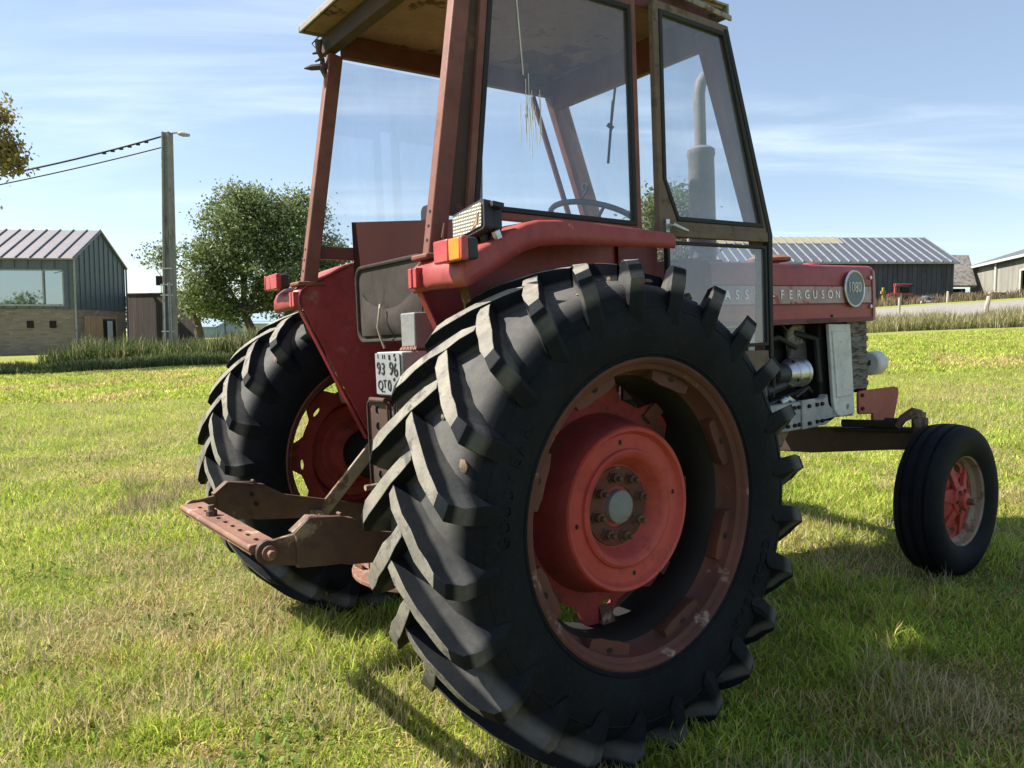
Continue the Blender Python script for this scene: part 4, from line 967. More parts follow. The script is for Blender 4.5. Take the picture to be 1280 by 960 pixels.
# ---- trees
def tree(name, label, base, top_h, blobs, n_leaf, leaf, cols, trunk_r=.2, lean=(0, 0), group=None, seed=1, sub=60, spread=.3, cat='tree', forks=None):
    rg = np.random.default_rng(seed); bx, by, bz = base
    root = empty(name, (bx, by, bz)); tag(root, label, cat, group)
    m = MB(); fork = forks or top_h*.25
    m.tube([(0, 0, -.3), (lean[0]*.4, lean[1]*.4, fork*.5), (lean[0], lean[1], fork)], [trunk_r*1.25, trunk_r, trunk_r*.85], 10)
    V = []; cl = []
    for (cx, cy, cz, rx, ry, rz, wgt) in blobs:
        c = np.array([cx, cy, cz]); s0 = Vector((lean[0], lean[1], fork)); cc = Vector((cx, cy, cz)); mid = s0.lerp(cc, .5)+Vector((0, 0, .2*(cc-s0).length*.3))
        m.tube([s0, mid, cc], [trunk_r*.6, trunk_r*.4, trunk_r*.15], 7)
        k = int(sub*wgt); d = rg.normal(size=(k, 3)); d /= np.linalg.norm(d, axis=1)[:, None]; rad = rg.random(k)**.45
        sc = c+d*rad[:, None]*np.array([rx, ry, rz])
        for q in sc[:: 3]:
            m.tube([cc, cc.lerp(Vector(q), .55)+Vector((0, 0, .1)), Vector(q)], [trunk_r*.14, trunk_r*.09, trunk_r*.03], 4)
        cl += [(p, wgt) for p in sc]
    m.build('trunk', M['bark'], root)
    P_ = np.array([p for p, _ in cl]); per = max(4, n_leaf//len(P_)); n = per*len(P_)
    ctr = np.repeat(P_, per, 0); size = np.repeat(.6+.9*rg.random(len(P_)), per)
    q = ctr+rg.normal(size=(n, 3))*spread*size[:, None]*np.array([1, 1, .75])
    a = rg.normal(size=(n, 3)); a /= np.linalg.norm(a, axis=1)[:, None]; b = np.cross(a, rg.normal(size=(n, 3))); b /= np.linalg.norm(b, axis=1)[:, None]
    L = leaf*(.6+.8*rg.random(n))[:, None]
    Vv = np.stack([q-a*L/2, q+b*L*.28, q+a*L/2, q-b*L*.28], 1).reshape(-1, 3); f = np.arange(n)[:, None]*4+np.arange(4)
    c0 = np.array(cols[0])+(np.array(cols[1])-np.array(cols[0]))*rg.random((n, 1)); tone = np.repeat(.75+.5*rg.random(len(P_)), per)[:, None]
    t = rg.random(n) < .12; c0 = np.where(t[:, None], np.array(cols[2]), c0)*tone
    link_mesh('crown', Vv, [f], M['leaf'], np.repeat(c0, 4, 0), parent=root); return root
gc = ((.09, .13, .045), (.19, .235, .095), (.33, .36, .20))
def rel(px, py, D, b): p = at(px, py, D); return (p.x-b[0], p.y-b[1], p.z-b[2])
D = 36; b0 = at(322, 425, D); b0 = (b0.x, D, gzf(b0.x, D)); s = D/F_PX
BB = b0
def blob(px, py, rx, rz, w, dd=0): q = rel(px, py, D+dd, BB); return (q[0], q[1], q[2], rx*s, (rx+rz)/2*s, rz*s, w)
tree('broadleaf_tree', 'large bushy green tree right of the utility pole, partly behind the cab', b0, 8, [blob(310, 280, 62, 42, 3.2), blob(270, 340, 46, 42, 2.2, -.5), blob(345, 330, 66, 52, 3.4), blob(375, 275, 34, 32, 1.4, 1), blob(250, 372, 24, 14, .7, -1), blob(410, 330, 34, 42, 1.5, 1), blob(300, 245, 24, 14, .6), blob(205, 322, 12, 10, .25, .5), blob(352, 372, 44, 18, 1.1, .5), blob(288, 388, 20, 10, .45, -.6), blob(385, 388, 30, 16, .7, .2)], 60000, .145, gc, .20, lean=(-.6, 0), seed=3, sub=40, spread=.30, forks=1.6)
b1 = at(252, 430, 39); tree('leaning_tree', 'bent old tree trunk standing behind the weeds beside the timber wall', (b1.x, 39, gzf(b1.x, 39)), 3, [(-.2, 0, 2.2, .7, .6, .6, 1)], 1500, .16, gc, .22, lean=(-.25, 0), seed=5, sub=14, forks=1.5)
D = 23; b2 = at(-330, 470, D); b2 = (b2.x, D, gzf(b2.x, D)); s = D/F_PX; BB = b2
oc = ((.20, .18, .06), (.32, .26, .10), (.42, .30, .13))
tree('autumn_tree', 'tree with browning leaves whose branch tips reach in at the left edge', b2, 6, [blob(-150, 120, 110, 90, 1.6), blob(-50, 165, 52, 42, 1.1), blob(0, 190, 22, 22, .5), blob(-260, 200, 130, 110, 2), blob(-60, 262, 46, 20, .5), blob(-4, 145, 14, 22, .35), blob(12, 203, 12, 7, .2)], 15000, .13, oc, .22, seed=8, sub=46, spread=.19, forks=2.4)
D = 62; b3 = at(830, 370, D); b3 = (b3.x, D, gzf(b3.x, D)-.2); s = D/F_PX; BB = b3
tree('willow_tree', 'pale feathery tree seen through the cab glass behind the exhaust stack', b3, 9, [blob(825, 275, 30, 34, 2), blob(850, 262, 24, 34, 1.6), blob(805, 292, 26, 20, 1.2), blob(838, 320, 46, 34, 2)], 14000, .30, ((.10, .14, .06), (.17, .21, .10), (.28, .32, .18)), .2, seed=9, sub=30, spread=.5)
# trees behind the viewer, mirrored in the house window
for i, (x, y, hh_) in enumerate(((-47, -30, 6.5), (-52.5, -27, 8.2), (-57, -33, 6.8), (-40, -32, 7.5))):
    tree('field_tree', ['small round tree far behind the viewer, mirrored in the house window', 'tallest tree far behind the viewer', 'tree behind the viewer on the far left', 'tree behind the viewer nearest the middle'][i], (x, y, gzf(x, y)), hh_, [(0, 0, hh_*.6, 2.2, 2.2, hh_*.33, 2)], 3500, .45, gc, .2, seed=30+i, sub=30, spread=.6, group='trees behind the viewer')
# distant tree line behind
def far_line(name, label, px0, px1, py, D, seed):
    rg = np.random.default_rng(seed); n = 9000; a0 = at(px0, 400, D); a1 = at(px1, 400, D); x = a0.x+(a1.x-a0.x)*rg.random(n); hmax = at(0, py, D).z
    base = gz(x, np.full(n, float(D))); top = hmax+1.2*(L2(x*.3, x*0+2)-.5)*2; z = base+(top-base)*rg.random(n)**.8; y = D+rg.random(n)*6
    a = rg.normal(size=(n, 3)); a /= np.linalg.norm(a, axis=1)[:, None]; b = np.cross(a, rg.normal(size=(n, 3))); b /= np.linalg.norm(b, axis=1)[:, None]; q = np.stack([x, y, z], 1); L = .9
    V = np.stack([q-a*L/2, q+b*L*.4, q+a*L/2, q-b*L*.4], 1).reshape(-1, 3); f = np.arange(n)[:, None]*4+np.arange(4)
    o = link_mesh(name, V, [f], M['leaf'], np.repeat(np.array([.05, .08, .05])*(.7+.7*rg.random((n, 1))), 4, 0)); tag(o, label, 'trees', kind='stuff')
far_line('far_wood', 'distant line of trees on the horizon behind the timber wall', 120, 720, 372, 170, 21)
far_line('far_hedgerow', 'distant dark tree line behind the barns', 900, 1400, 372, 190, 22)

# ---- modern house
A = at(93.5, 404, 38); A.z = 0
th_ = math.atan2(-.45, 6.0)
hs = empty('modern_house', (A.x, 38, 0), 0); hs.rotation_euler = (0, 0, -th_*1.0 if False else math.atan(.45/6.0))
tag(hs, 'two storey house with dark zinc cladding over a brown brick ground floor', 'house')
hz = lambda py: at(93.5, py, 38).z
zb, zm, ze, zr = hz(437)-.6, hz(386), hz(322.5), at(125, 290, 41).z
Lh, Wh = 16, 6.0
m = MB()
# local: +x right... the house stretches to -x, gable face at x=0 runs to +y
wx = [-(82-0)/968.3*0, 0]
cx1 = (82-93.5)/F_PX*38; cx0 = (2-93.5)/F_PX*38; zw1, zw0 = hz(337), hz(381)
m.box(-Lh, 0, 0, .25, zw1, ze); m.box(-Lh, 0, 0, .25, zm, zw0); m.box(cx1, 0, 0, .25, zw0, zw1); m.box(cx0-.3, cx0, 0, .25, zw0, zw1); m.box(-Lh, cx0-4, 0, .25, zw0, zw1)
m.poly([(0, .25, zm), (0, Wh, zm), (0, Wh, ze), (0, Wh/2, zr), (0, .0, ze), (0, .0, zm)], [tuple(range(6))]); m.poly([(-.2, .26, zm), (-.2, Wh, zm), (-.2, Wh, ze), (-.2, Wh/2, zr-.02), (-.2, .26, ze)], [tuple(range(5))])
m.box(-Lh, 0, Wh-.2, Wh, zm, ze)
k = 0
while k*.55 < Wh:                       # standing seams on the gable
    yy = k*.55+.12; zt = ze+(zr-ze)*(1-abs(yy-Wh/2)/(Wh/2)); m.box(0, .035, yy, yy+.03, zm, zt); k += 1
k = 0
while k*.62 < Lh:
    xx = -k*.62-.25
    if xx > cx1: m.box(xx, xx+.03, -.035, 0, zm, ze)
    else: m.box(xx, xx+.03, -.035, 0, zw1+.06, ze); m.box(xx, xx+.03, -.035, 0, zm, zw0-.06)
    k += 1
m.build('cladding', M['zinc'], hs, smooth=0)
m = MB(); m.box(-Lh, -.02, .04, Wh-.02, zb, zm-.002); m.build('brick_wall', M['brick'], hs, smooth=0)
m = MB()
for sgn_, y0 in ((1, -.12), (-1, Wh+.12)):
    z0 = ze-.06; m.poly([(-Lh, y0, z0), (.12, y0, z0), (.12, Wh/2, zr+.04), (-Lh, Wh/2, zr+.04)], [(0, 1, 2, 3)])
o = m.build('roof', M['zinc_roof'], hs, smooth=0); q = o.modifiers.new('S', 'SOLIDIFY'); q.thickness = .08; q.offset = 0
m = MB(); k = 0
while k*.67 < Lh:
    xx = .08-k*.67; m.bar((xx, -.12, ze-.0), (xx, Wh/2, zr+.10), .045, .09, up=(0, 0, 1)); k += 1
m.build('roof_seam', M['zinc'], o, smooth=0)
m = MB(); m.box(-.1, .10, .0, Wh/2, 0, 0)
m.bm.free()
m = MB(); m.box(cx0-4, cx1, .10, .12, zw0, zw1); m.build('window_glass', M['house_glass'], hs, smooth=0)
m = MB()
cm = (57-93.5)/F_PX*38
for xx in (cx1-.04, cm, cx0-.02, cx0-2): m.box(xx-.035, xx+.035, .02, .16, zw0, zw1)
m.box(cx0-4, cx1, -.02, .14, zw0-.07, zw0+.03); m.box(cx0-4, cx1, .02, .14, zw1-.05, zw1); m.build('window_frame', M['grey'], hs, smooth=0)
m = MB()
for px in (40, 67): xx = (px-93.5)/F_PX*38; m.box(xx-.15, xx+.15, -.01, .08, hz(410), hz(401))
m.build_each('wall_vent', M['dark'], hs, smooth=0)
m = MB(); m.tube([(.06, .02, zb), (.06, .02, ze)], .05, 8); m.build('downpipe', M['grey'], hs)
m = MB(); m.tube([(.06, Wh+.04, zb), (.06, Wh+.04, ze)], .05, 8); m.build('downpipe', M['zinc'], hs)
gy = lambda px: (px-93.5)/(158-93.5)*Wh*1.0*(1-.10*(1-(px-93.5)/64.5))
y0, y1, y2, y3 = gy(105), gy(127), gy(143.5), gy(144.5)
m = MB()
for k in range(7): yy = y0+(y1-y0)*k/7; m.box(-.02, .04+.01*(k % 2), yy+.01, y0+(y1-y0)*(k+1)/7, zb, hz(397))
m.box(-.01, .06, y0-.1, y2+.15, hz(397), hz(395)+.02); m.box(-.01, .06, y2, y2+.12, zb, hz(397)); m.build('cedar_panel', M['cedar'], hs, smooth=0)
m = MB(); m.box(-.01, .02, y1, y2, zb, hz(399)); dd_ = m.build('door', M['dark'], hs, smooth=0)
m = MB(); m.box(.021, .03, y1+(y2-y1)*.35, y1+(y2-y1)*.75, zb+.7, hz(400)); m.build('door_pane', M['white'], dd_, smooth=0)

# timber wall to the right of the house
p0 = at(160, 404, 44.5); p1 = at(246, 404, 43); wv = empty('timber_wall', (p0.x, p0.y, 0), math.atan2(p1.y-p0.y, p1.x-p0.x)); tag(wv, 'tall brown boarded wall between the house and the bushy tree', 'wall')
wl_ = math.hypot(p1.x-p0.x, p1.y-p0.y); m = MB(); zt = at(160, 368, 44.5).z; m.box(0, wl_, 0, .25, gzf(p0.x, 44)-.6, zt); m.build('boarding', M['brown_board'], wv, smooth=0)
m = MB(); m.box(-.05, wl_+.05, -.04, .29, zt, zt+.06); m.build('coping', M['brown_iron'], wv, smooth=0)

# utility pole
g = at(214, 440, 31); gp = empty('utility_pole', (g.x, 31, gzf(g.x, 31))); tag(gp, 'tall grey concrete utility pole with a street lamp at its top', 'utility pole')
ztop = at(211, 166, 31).z-gp.location.z; s = 31/F_PX; xt = at(210.5, 200, 31).x-g.x
m = MB(); m.plate([(-7.2*s, -.3), (7.2*s, -.3), (xt+4.8*s, ztop), (xt-4.8*s, ztop)], [], -.16, .16, lambda u, v, w: Vector((u, w, v)))
m.plate([(-7.2*s, -.3), (-3.2*s, -.3), (xt-2.1*s, ztop), (xt-4.8*s, ztop)], [], -.24, -.16, lambda u, v, w: Vector((u, w, v)))
m.plate([(3.2*s, -.3), (7.2*s, -.3), (xt+4.8*s, ztop), (xt+2.1*s, ztop)], [], -.24, -.16, lambda u, v, w: Vector((u, w, v)))
m.build('shaft', M['concrete'], gp, bevel=.02)
m = MB()
for py in (337, 370, 357, 415): zz_ = at(212, py, 31).z-gp.location.z; m.box(-7.6*s, 7.6*s, -.26, -.20, zz_, zz_+.05)
m.build_each('steel_band', M['silver'], gp, smooth=0)
m = MB(); m.tube([(xt+3*s, -.1, ztop-.05), (xt+14*s, -.1, ztop-.02), (xt+20*s, -.1, ztop-.06)], .03, 8); la = m.build('lamp_arm', M['concrete'], gp)
m = MB(); m.tube([(xt+14*s, -.1, ztop-.06), (xt+20*s, -.1, ztop-.07), (xt+28*s, -.1, ztop-.12)], [.05, .11, .06], 10); m.build('lamp_head', M['grey'], la)
m = MB(); zz_ = at(205, 352, 31).z-gp.location.z; m.box(-15*s, -9*s, -.1, .1, zz_-.15, zz_+.22); m.tube([(-9*s, 0, zz_+.2), (-16*s, 0, zz_+.5), (-12*s, 0, zz_+.9), (-7*s, 0, zz_+.8)], .015, 6); m.tube([(-10*s, 0, zz_-.1), (-10*s, 0, zz_-.7)], .015, 6); m.build('junction_box', M['dark'], gp)
m = MB()
for dx in (-3, 3.2, 5.5): m.tube([(dx*s, -.27, .0), (dx*s*.8, -.27, ztop*.33)], .03, 6)
m.build_each('conduit', M['grey'], gp)
def cable(a, b, sag, r, name, label, bits=0):
    m = MB(); pts = [a.lerp(b, t/30)-Vector((0, 0, sag*4*(t/30)*(1-t/30))) for t in range(31)]
    m.tube(pts, r, 6)
    for k in range(bits): p = a.lerp(b, .045+.022*k); p.z -= sag*4*(.05+.022*k)*(1-.05-.022*k); m.tube([p-Vector((.07, 0, .05)), p+Vector((.07, 0, -.05))], .035, 6)
    o = m.build(name, M['wire'], None); tag(o, label, 'cable', group='overhead cables on the utility pole')
e1 = at(-330, 262, 27); e2 = at(-330, 285, 27)
cable(at(204, 170, 31), e1, .42, .035, 'overhead_cable', 'upper thick overhead cable with small dark clamps, running left from the pole top', 6)
cable(at(203, 184, 31), e2, .25, .024, 'overhead_cable', 'lower thin overhead cable running left below the pole top')

# distant low building and fence seen under the tree
def simple_house(name, label, px0, px1, py_ridge, py_eave, D, dep, wallm, roofm, zb_off=-.5):
    a = at(px0, 400, D); b = at(px1, 400, D); e = empty(name, (a.x, D, 0)); tag(e, label, 'building')
    L = b.x-a.x; z0 = min(gzf(a.x, D), gzf(b.x, D))+zb_off; ze_ = at(px0, py_eave, D).z; zr_ = at(px0, py_ridge, D+dep/2).z
    m = MB(); m.box(0, L, 0, dep, z0, ze_); m.build('wall', wallm, e, smooth=0)
    m = MB(); m.poly([(-.2, -.2, ze_-.03), (L+.2, -.2, ze_-.03), (L+.2, dep/2, zr_), (-.2, dep/2, zr_), (-.2, dep+.2, ze_-.03), (L+.2, dep+.2, ze_-.03)], [(0, 1, 2, 3), (3, 2, 5, 4)]); o = m.build('roof', roofm, e, smooth=0); q = o.modifiers.new('S', 'SOLIDIFY'); q.thickness = .12
    m = MB(); m.poly([(.01, 0, ze_), (.01, dep, ze_), (.01, dep/2, zr_-.05)], [(0, 1, 2)]); m.poly([(L-.01, 0, ze_), (L-.01, dep, ze_), (L-.01, dep/2, zr_-.05)], [(0, 1, 2)]); m.build('gable', wallm, e, smooth=0)
    return e
simple_house('distant_shed', 'low distant building with a blue grey roof seen under the bushy tree', 268, 340, 388, 404, 95, 12, M['far_wall'], M['far_roof'])
simple_house('distant_house', 'small distant house with a blue grey roof left of the low shed', 244, 268, 398, 408, 80, 8, M['far_roof'], M['far_roof'])
pp = at(281, 400, 40); m = MB(); m.tube([(0, 0, -.2), (0, 0, at(281, 396, 40).z-gzf(pp.x, 40))], .05, 8); m.bar((0, 0, 1.3), (2.6, .3, 1.3), .02, .02); m.bar((0, 0, .7), (2.6, .3, .7), .02, .02); m.tube([(2.6, .3, -.2), (2.6, .3, 1.5)], .05, 8); o = m.build('wire_fence', M['zinc']); o.location = (pp.x, 40, gzf(pp.x, 40)); tag(o, 'thin dark post and wire fence under the bushy tree', 'fence')

# ---- barn
D = 72; xr = at(1192, 350, D).x; xl = at(835, 350, D).x; bz0 = 1.2; ze_ = at(1192, 326, D).z; zr_ = at(1163, 297, D+6).z
bn = empty('timber_barn', (xl, D, 0)); tag(bn, 'long dark boarded barn with a ribbed metal roof behind the bonnet', 'barn'); L = xr-xl
m = MB(); m.box(0, L, 0, 12, bz0, ze_); m.poly([(L, 0, ze_), (L, 12, ze_), (L, 6, zr_-.1)], [(0, 1, 2)]); m.poly([(0, 0, ze_), (0, 12, ze_), (0, 6, zr_-.1)], [(0, 1, 2)]); m.build('wall', M['dark_board'], bn, smooth=0)
def ribbed(xa, xb, y0, z0, y1, z1, per, hh, mb, mi=0):
    x = xa; prev = None; prof = [(0, 0), (.78, 0), (.83, 1), (.92, 1), (1.0, 0)]
    while x < xb-1e-3:
        for f, hgt in prof[:-1]:
            cur = (mb.bm.verts.new((min(xb, x+f*per), y0, z0+hgt*hh)), mb.bm.verts.new((min(xb, x+f*per), y1, z1+hgt*hh)))
            if prev: mb.bm.faces.new((prev[0], cur[0], cur[1], prev[1])).material_index = 1 if f > .8 else 0
            prev = cur
        x += per
m = MB(); ribbed(-.3, L+.3, -.4, ze_-.15, 6, zr_, .85, .09, m); ribbed(-.3, L+.3, 12.4, ze_-.15, 6, zr_, .85, .09, m); rf = m.build('roof', [M['barn_roof'], M['barn_rib']], bn, smooth=0)
xo = at(1045, 300, 78).x-xl
m = MB(); ribbed(-.25, xo, 4.2, zr_-(zr_-ze_)*.30+.06, 6.02, zr_+.05, .85, .09, m); m.build('yellowed_sheet', [M['barn_roof_old'], M['barn_rib']], rf, smooth=0)
m = MB(); m.box(-.3, L+.3, -.46, -.36, ze_-.30, ze_-.16); m.build('gutter', M['grey'], bn, smooth=0)
# stone-roofed lean-to
D2 = 82; a = at(1192, 350, D2); ls = empty('stone_shed', (a.x-4, D2, 0)); tag(ls, 'small old shed with stone tile roof between the dark and grey barns', 'shed')
W_ = at(1219, 350, D2).x-(a.x-4); zrr = at(1200, 321, D2+4).z; zee = at(1210, 359, D2).z; wr = at(1210, 321, D2+4).x-(a.x-4)
m = MB(); m.poly([(-2, 0, zee), (W_+.1, 0, zee), (wr, 4, zrr), (-2, 4, zrr)], [(0, 1, 2, 3)]); m.poly([(-2, 8, zee), (W_+.1, 8, zee), (wr, 4, zrr), (-2, 4, zrr)], [(0, 1, 2, 3)]); o = m.build('roof', M['slate'], ls, smooth=0); q = o.modifiers.new('S', 'SOLIDIFY'); q.thickness = .25
m = MB(); m.box(-2, W_-.4, 1.0, 7.5, 1.0, zee-.1); m.build('wall', M['dark'], ls, smooth=0)
m = MB(); m.box(-2, W_+.2, .0, .3, zee-1.1, zee-.55); m.box(W_-.3, W_, .1, .4, 1, zee-1.1); m.build('lintel', M['wood_post'], ls, smooth=0)
# grey barn on the right
pA = at(1213, 350, 86); pB = at(1284, 350, 71); gb = empty('grey_barn', (pB.x, pB.y, 0), math.atan2(pA.y-pB.y, pA.x-pB.x)-PI/2); tag(gb, 'pale grey fibre cement barn with an open doorway at the right edge', 'barn')
Lg = math.hypot(pA.x-pB.x, pA.y-pB.y); zgA = at(1213, 333, 86).z; zgB = at(1284, 318.5, 71).z; zg = (zgA+zgB)/2; rise = 3.0; wd = 9
yf = lambda px: Lg*(1-(px-1213)/(1284-1213))*1.0
def yl(px):
    lo, hi = 0.0, Lg
    for _ in range(40):
        mid = (lo+hi)/2; p = pB.lerp(pA, mid/Lg); q = 640+F_PX*p.x/p.y
        if q > px: lo = mid
        else: hi = mid
    return lo
m = MB(); dz1 = at(1275, 338, 72).z; m.box(0, .2, yl(1271), Lg, 1.2, zg); m.box(0, .2, -8, yl(1271), dz1, zg); m.box(0, wd*2, Lg-.2, Lg, 1.2, zg); m.poly([(0, Lg, zg), (wd*2, Lg, zg), (wd, Lg, zg+rise)], [(0, 1, 2)]); m.poly([(0, -8, zg), (wd*2, -8, zg), (wd, -8, zg+rise)], [(0, 1, 2)]); m.box(0, wd*2, -8, -7.8, 1.2, zg); m.box(wd*2-.2, wd*2, -8, Lg, 1.2, zg); m.build('wall', M['asbestos'], gb, smooth=0)
m = MB(); m.poly([(-.4, -8.3, zg-.1), (-.4, Lg+.3, zg-.1), (wd, Lg+.3, zg+rise), (wd, -8.3, zg+rise)], [(0, 1, 2, 3)]); m.poly([(wd*2+.4, -8.3, zg-.1), (wd*2+.4, Lg+.3, zg-.1), (wd, Lg+.3, zg+rise), (wd, -8.3, zg+rise)], [(0, 1, 2, 3)]); o = m.build('roof', M['roof_grey'], gb, smooth=0); q = o.modifiers.new('S', 'SOLIDIFY'); q.thickness = .12
m = MB(); m.box(-.55, -.40, -8.3, Lg+.3, zg-.25, zg-.02); m.build('gutter', M['cream'], gb, smooth=0)
m = MB(); yd = yl(1242); m.tube([(-.15, yd, 1.2), (-.15, yd, zg-.2)], .10, 8); m.build('downpipe', M['cream'], gb)
m = MB(); m.box(-.06, .0, yl(1272)-.0, yl(1270.5), 1.4, dz1+.15); m.box(-.06, 0, -8, yl(1272), dz1, dz1+.15); m.build('door_surround', M['cream'], gb, smooth=0)
m = MB(); m.tube([(4.5, yl(1250)+1, zg+1.2), (4.5, yl(1250)+1, zg+3.0)], .18, 10); m.build('flue', M['grey'], o)
# pallets leaning at the barn
pc = at(1250, 375, 68); m = MB()
for k in range(8): m.box(-.75, .55, 0, .9, k*.19, k*.19+.12)
for xx in (-.7, -.1, .45): m.box(xx, xx+.1, .02, .88, 0, 1.5)
o = m.build('pallet_stack', M['wood_post'], smooth=0); o.location = (pc.x, 68, at(1250, 386, 68).z); tag(o, 'stack of pale wooden pallets against the grey barn wall', 'pallets')
# old red farm machine in front of the barn
rm = empty('red_machine', (at(1120, 383, 66).x, 66, at(1120, 384, 66).z)); tag(rm, 'red farm machine with an upright frame standing before the dark barn', 'farm machine')
s = 66/F_PX
m = MB(); X0 = -640+640
m.box(-3*s, 0, -.1, .1, -.4, 29*s); m.box(-10*s, 20*s, -.15, .15, 14*s, 17.5*s); m.box(20*s, 24*s, -.1, .1, 2*s, 14*s); m.box(-3*s, 6*s, -.2, .2, 26*s, 29*s); m.box(-11*s, -7*s, -.2, .2, 13*s, 16*s); m.box(6*s, 19*s, -.05, .05, 27.5*s, 29*s); m.build('frame', M['red_faded'], rm, bevel=.03)
m = MB(); m.box(5*s, 15*s, -.2, .3, 18*s, 25*s); m.box(15.5*s, 22*s, 0, .1, 26*s, 27.5*s); m.box(4*s, 18*s, -.3, .4, 0, 11*s); m.build('hopper', M['grime'], rm, bevel=.03)
m = MB(); m.lathe([(-.1, .35), (-.1, .55), (.1, .55), (.1, .35)], (10*s, -.3, 4*s), n=20, closed=True); m.build('wheel', M['tyre'], rm)
# yellow implement
m = MB(); m.box(-.08, .08, -.1, .1, 0, 1.25); m.box(-.2, -.08, -.1, .1, .7, .95); m.bar((.05, 0, .2), (.22, 0, 1.0), .06, .06); o = m.build('yellow_implement', M['yellow'], bevel=.02); o.location = (at(1103.5, 376, 66).x, 66, at(1103, 378, 66).z); tag(o, 'small yellow implement standing left of the red machine', 'implement')
# white tank with dark lid
tk = empty('white_tank', (at(1161, 383, 65).x, 65, at(1161, 384, 65).z)); tag(tk, 'white square plastic tank before the dark barn', 'tank'); s = 65/F_PX
m = MB(); m.box(-8*s, 8*s, 0, .9, -.2, 8*s); m.build('tank_body', M['white'], tk, bevel=.06)
m = MB(); m.lathe([(0, .35), (.3, .34), (.42, .2), (.43, .01)], (-1*s, .4, 8*s+.01), axis='z', n=16); m.bar((2*s, .3, 8*s+.1), (10*s, .4, 12*s), .2, .2); m.build('tank_lid', M['zinc'], tk)
m = MB()
for k in range(5): m.bar((k*.35, .1*k, 0), (k*.35+.6, .2, .9-.12*k), .12, .1)
o = m.build('scrap_pile', M['grime'], bevel=.01); o.location = (at(1168, 383, 66).x, 66.5, at(1168, 385, 66).z); tag(o, 'dark pile of scrap bars right of the white tank', 'scrap')
# fence posts
def post(px, py0, py1, D, w, label, lean=0, name='fence_post'):
    g = at(px, py1, D); h = at(px, py0, D).z-g.z; m = MB(); s = D/F_PX
    m.tube([(0, 0, -.4), (lean*.3, 0, h*.5), (lean, 0, h-.05), (lean, 0, h)], [w*s*.55, w*s*.5, w*s*.45, w*s*.3], 8); o = m.build(name, M['wood_post']); o.location = g; tag(o, label, 'post', group='posts along the verge and yard'); return o
post(1123.5, 372, 398, 33, 3.2, 'thin wooden fence post in the verge near the bonnet nose')
post(1231.5, 370, 398, 33, 5.5, 'thick pale wooden fence post at the right of the verge', .12)
post(1184, 364, 386, 62, 3.2, 'grey wooden post standing close to the dark barn corner')

# ============================================================ SKY, SUN, CAMERA
sd_ = (T.to_3x3() @ Vector((-.67, .63, 1.0))).normalized()
el = math.asin(sd_.z); az = math.atan2(sd_.x, sd_.y)
w = bpy.data.worlds.new('World'); scene.world = w; w.use_nodes = True; nt = w.node_tree
bg = nt.nodes['Background']
sky = N(nt, 'ShaderNodeTexSky', sky_type='NISHITA'); sky.sun_disc = False; sky.sun_elevation = el; sky.sun_rotation = az
sky.air_density = 1.0; sky.dust_density = .6; sky.ozone_density = 1.3; sky.altitude = 100
tc = N(nt, 'ShaderNodeTexCoord'); sx = N(nt, 'ShaderNodeSeparateXYZ'); nt.links.new(tc.outputs['Generated'], sx.inputs[0])
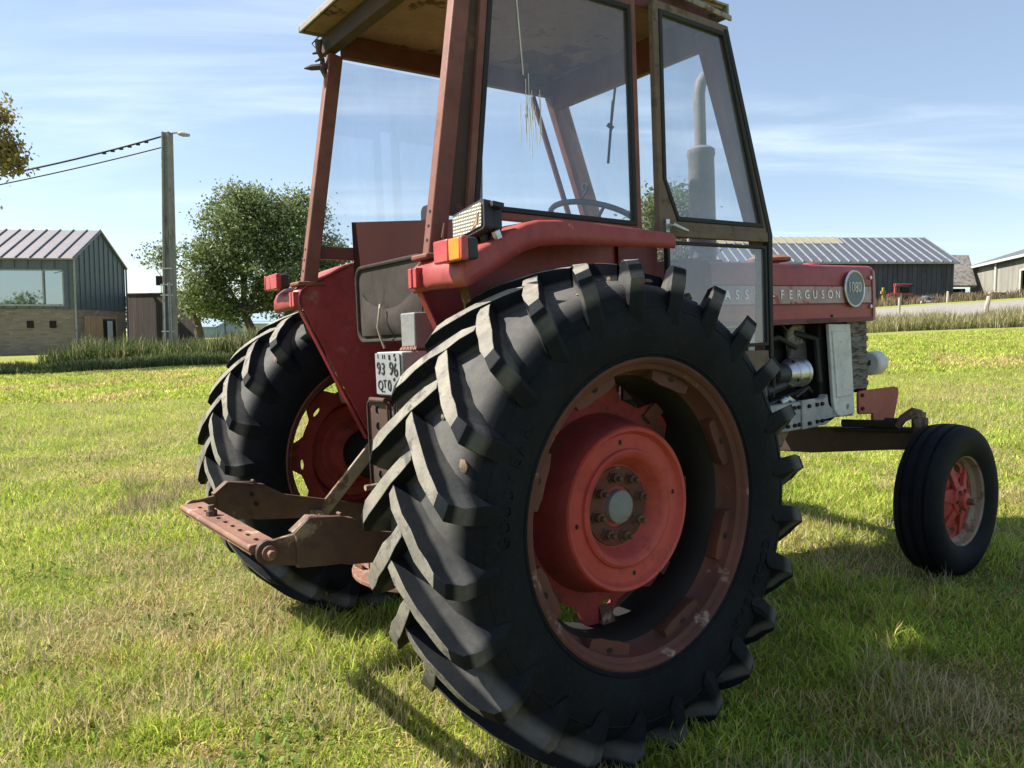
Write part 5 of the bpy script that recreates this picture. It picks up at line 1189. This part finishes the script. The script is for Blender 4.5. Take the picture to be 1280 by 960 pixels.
# clouds live on a plane overhead: direction / (z + small)
ad = N(nt, 'ShaderNodeMath', operation='ADD'); ad.inputs[1].default_value = .12; nt.links.new(sx.outputs['Z'], ad.inputs[0])
dv = N(nt, 'ShaderNodeVectorMath', operation='DIVIDE'); nt.links.new(tc.outputs['Generated'], dv.inputs[0])
cb = N(nt, 'ShaderNodeCombineXYZ')
for k in range(3): nt.links.new(ad.outputs[0], cb.inputs[k])
nt.links.new(cb.outputs[0], dv.inputs[1])
mp = N(nt, 'ShaderNodeMapping'); mp.inputs['Scale'].default_value = (.55, 1.9, .0); mp.inputs['Rotation'].default_value = (0, 0, math.radians(14)); mp.inputs['Location'].default_value = (.3, 1.7, 0)
nt.links.new(dv.outputs[0], mp.inputs['Vector'])
cn = N(nt, 'ShaderNodeTexNoise'); cn.inputs['Scale'].default_value = 1.0; cn.inputs['Detail'].default_value = 9; cn.inputs['Roughness'].default_value = .58; cn.inputs['Distortion'].default_value = .5
nt.links.new(mp.outputs[0], cn.inputs['Vector'])
cr = N(nt, 'ShaderNodeMapRange', interpolation_type='SMOOTHSTEP'); cr.inputs['From Min'].default_value = .43; cr.inputs['From Max'].default_value = .78; cr.inputs['To Max'].default_value = .62; cr.inputs['To Min'].default_value = .15
nt.links.new(cn.outputs['Fac'], cr.inputs['Value'])
hz_ = N(nt, 'ShaderNodeMapRange', interpolation_type='SMOOTHSTEP'); hz_.inputs['From Min'].default_value = .30; hz_.inputs['From Max'].default_value = -.02; hz_.inputs['To Max'].default_value = .35
nt.links.new(sx.outputs['Z'], hz_.inputs['Value'])
mxm = N(nt, 'ShaderNodeMath', operation='MAXIMUM'); nt.links.new(cr.outputs[0], mxm.inputs[0]); nt.links.new(hz_.outputs[0], mxm.inputs[1])
mxs = N(nt, 'ShaderNodeMix', data_type='RGBA'); nt.links.new(mxm.outputs[0], mxs.inputs[0]); nt.links.new(sky.outputs[0], mxs.inputs[6]); mxs.inputs[7].default_value = (6.4, 7.3, 8.3, 1)
nt.links.new(mxs.outputs[2], bg.inputs['Color']); bg.inputs['Strength'].default_value = .068

sun = bpy.data.lights.new('sun', 'SUN'); sun.energy = 5.0; sun.angle = math.radians(.55); sun.color = (1, .93, .82)
so = bpy.data.objects.new('sun', sun); C.objects.link(so); so.rotation_euler = sd_.to_track_quat('Z', 'Y').to_euler()

cam = bpy.data.cameras.new('camera'); cam.sensor_width = 36; cam.lens = 36*F_PX/1280; cam.clip_start = .05; cam.clip_end = 3000
co = bpy.data.objects.new('camera', cam); C.objects.link(co); co.matrix_world = MW; scene.camera = co
vs = scene.view_settings; vs.view_transform = 'Standard'; vs.look = 'None'; vs.exposure = 1.32; vs.gamma = 1
scene.render.resolution_x = 1024; scene.render.resolution_y = 768
scene.cycles.transparent_max_bounces = 16
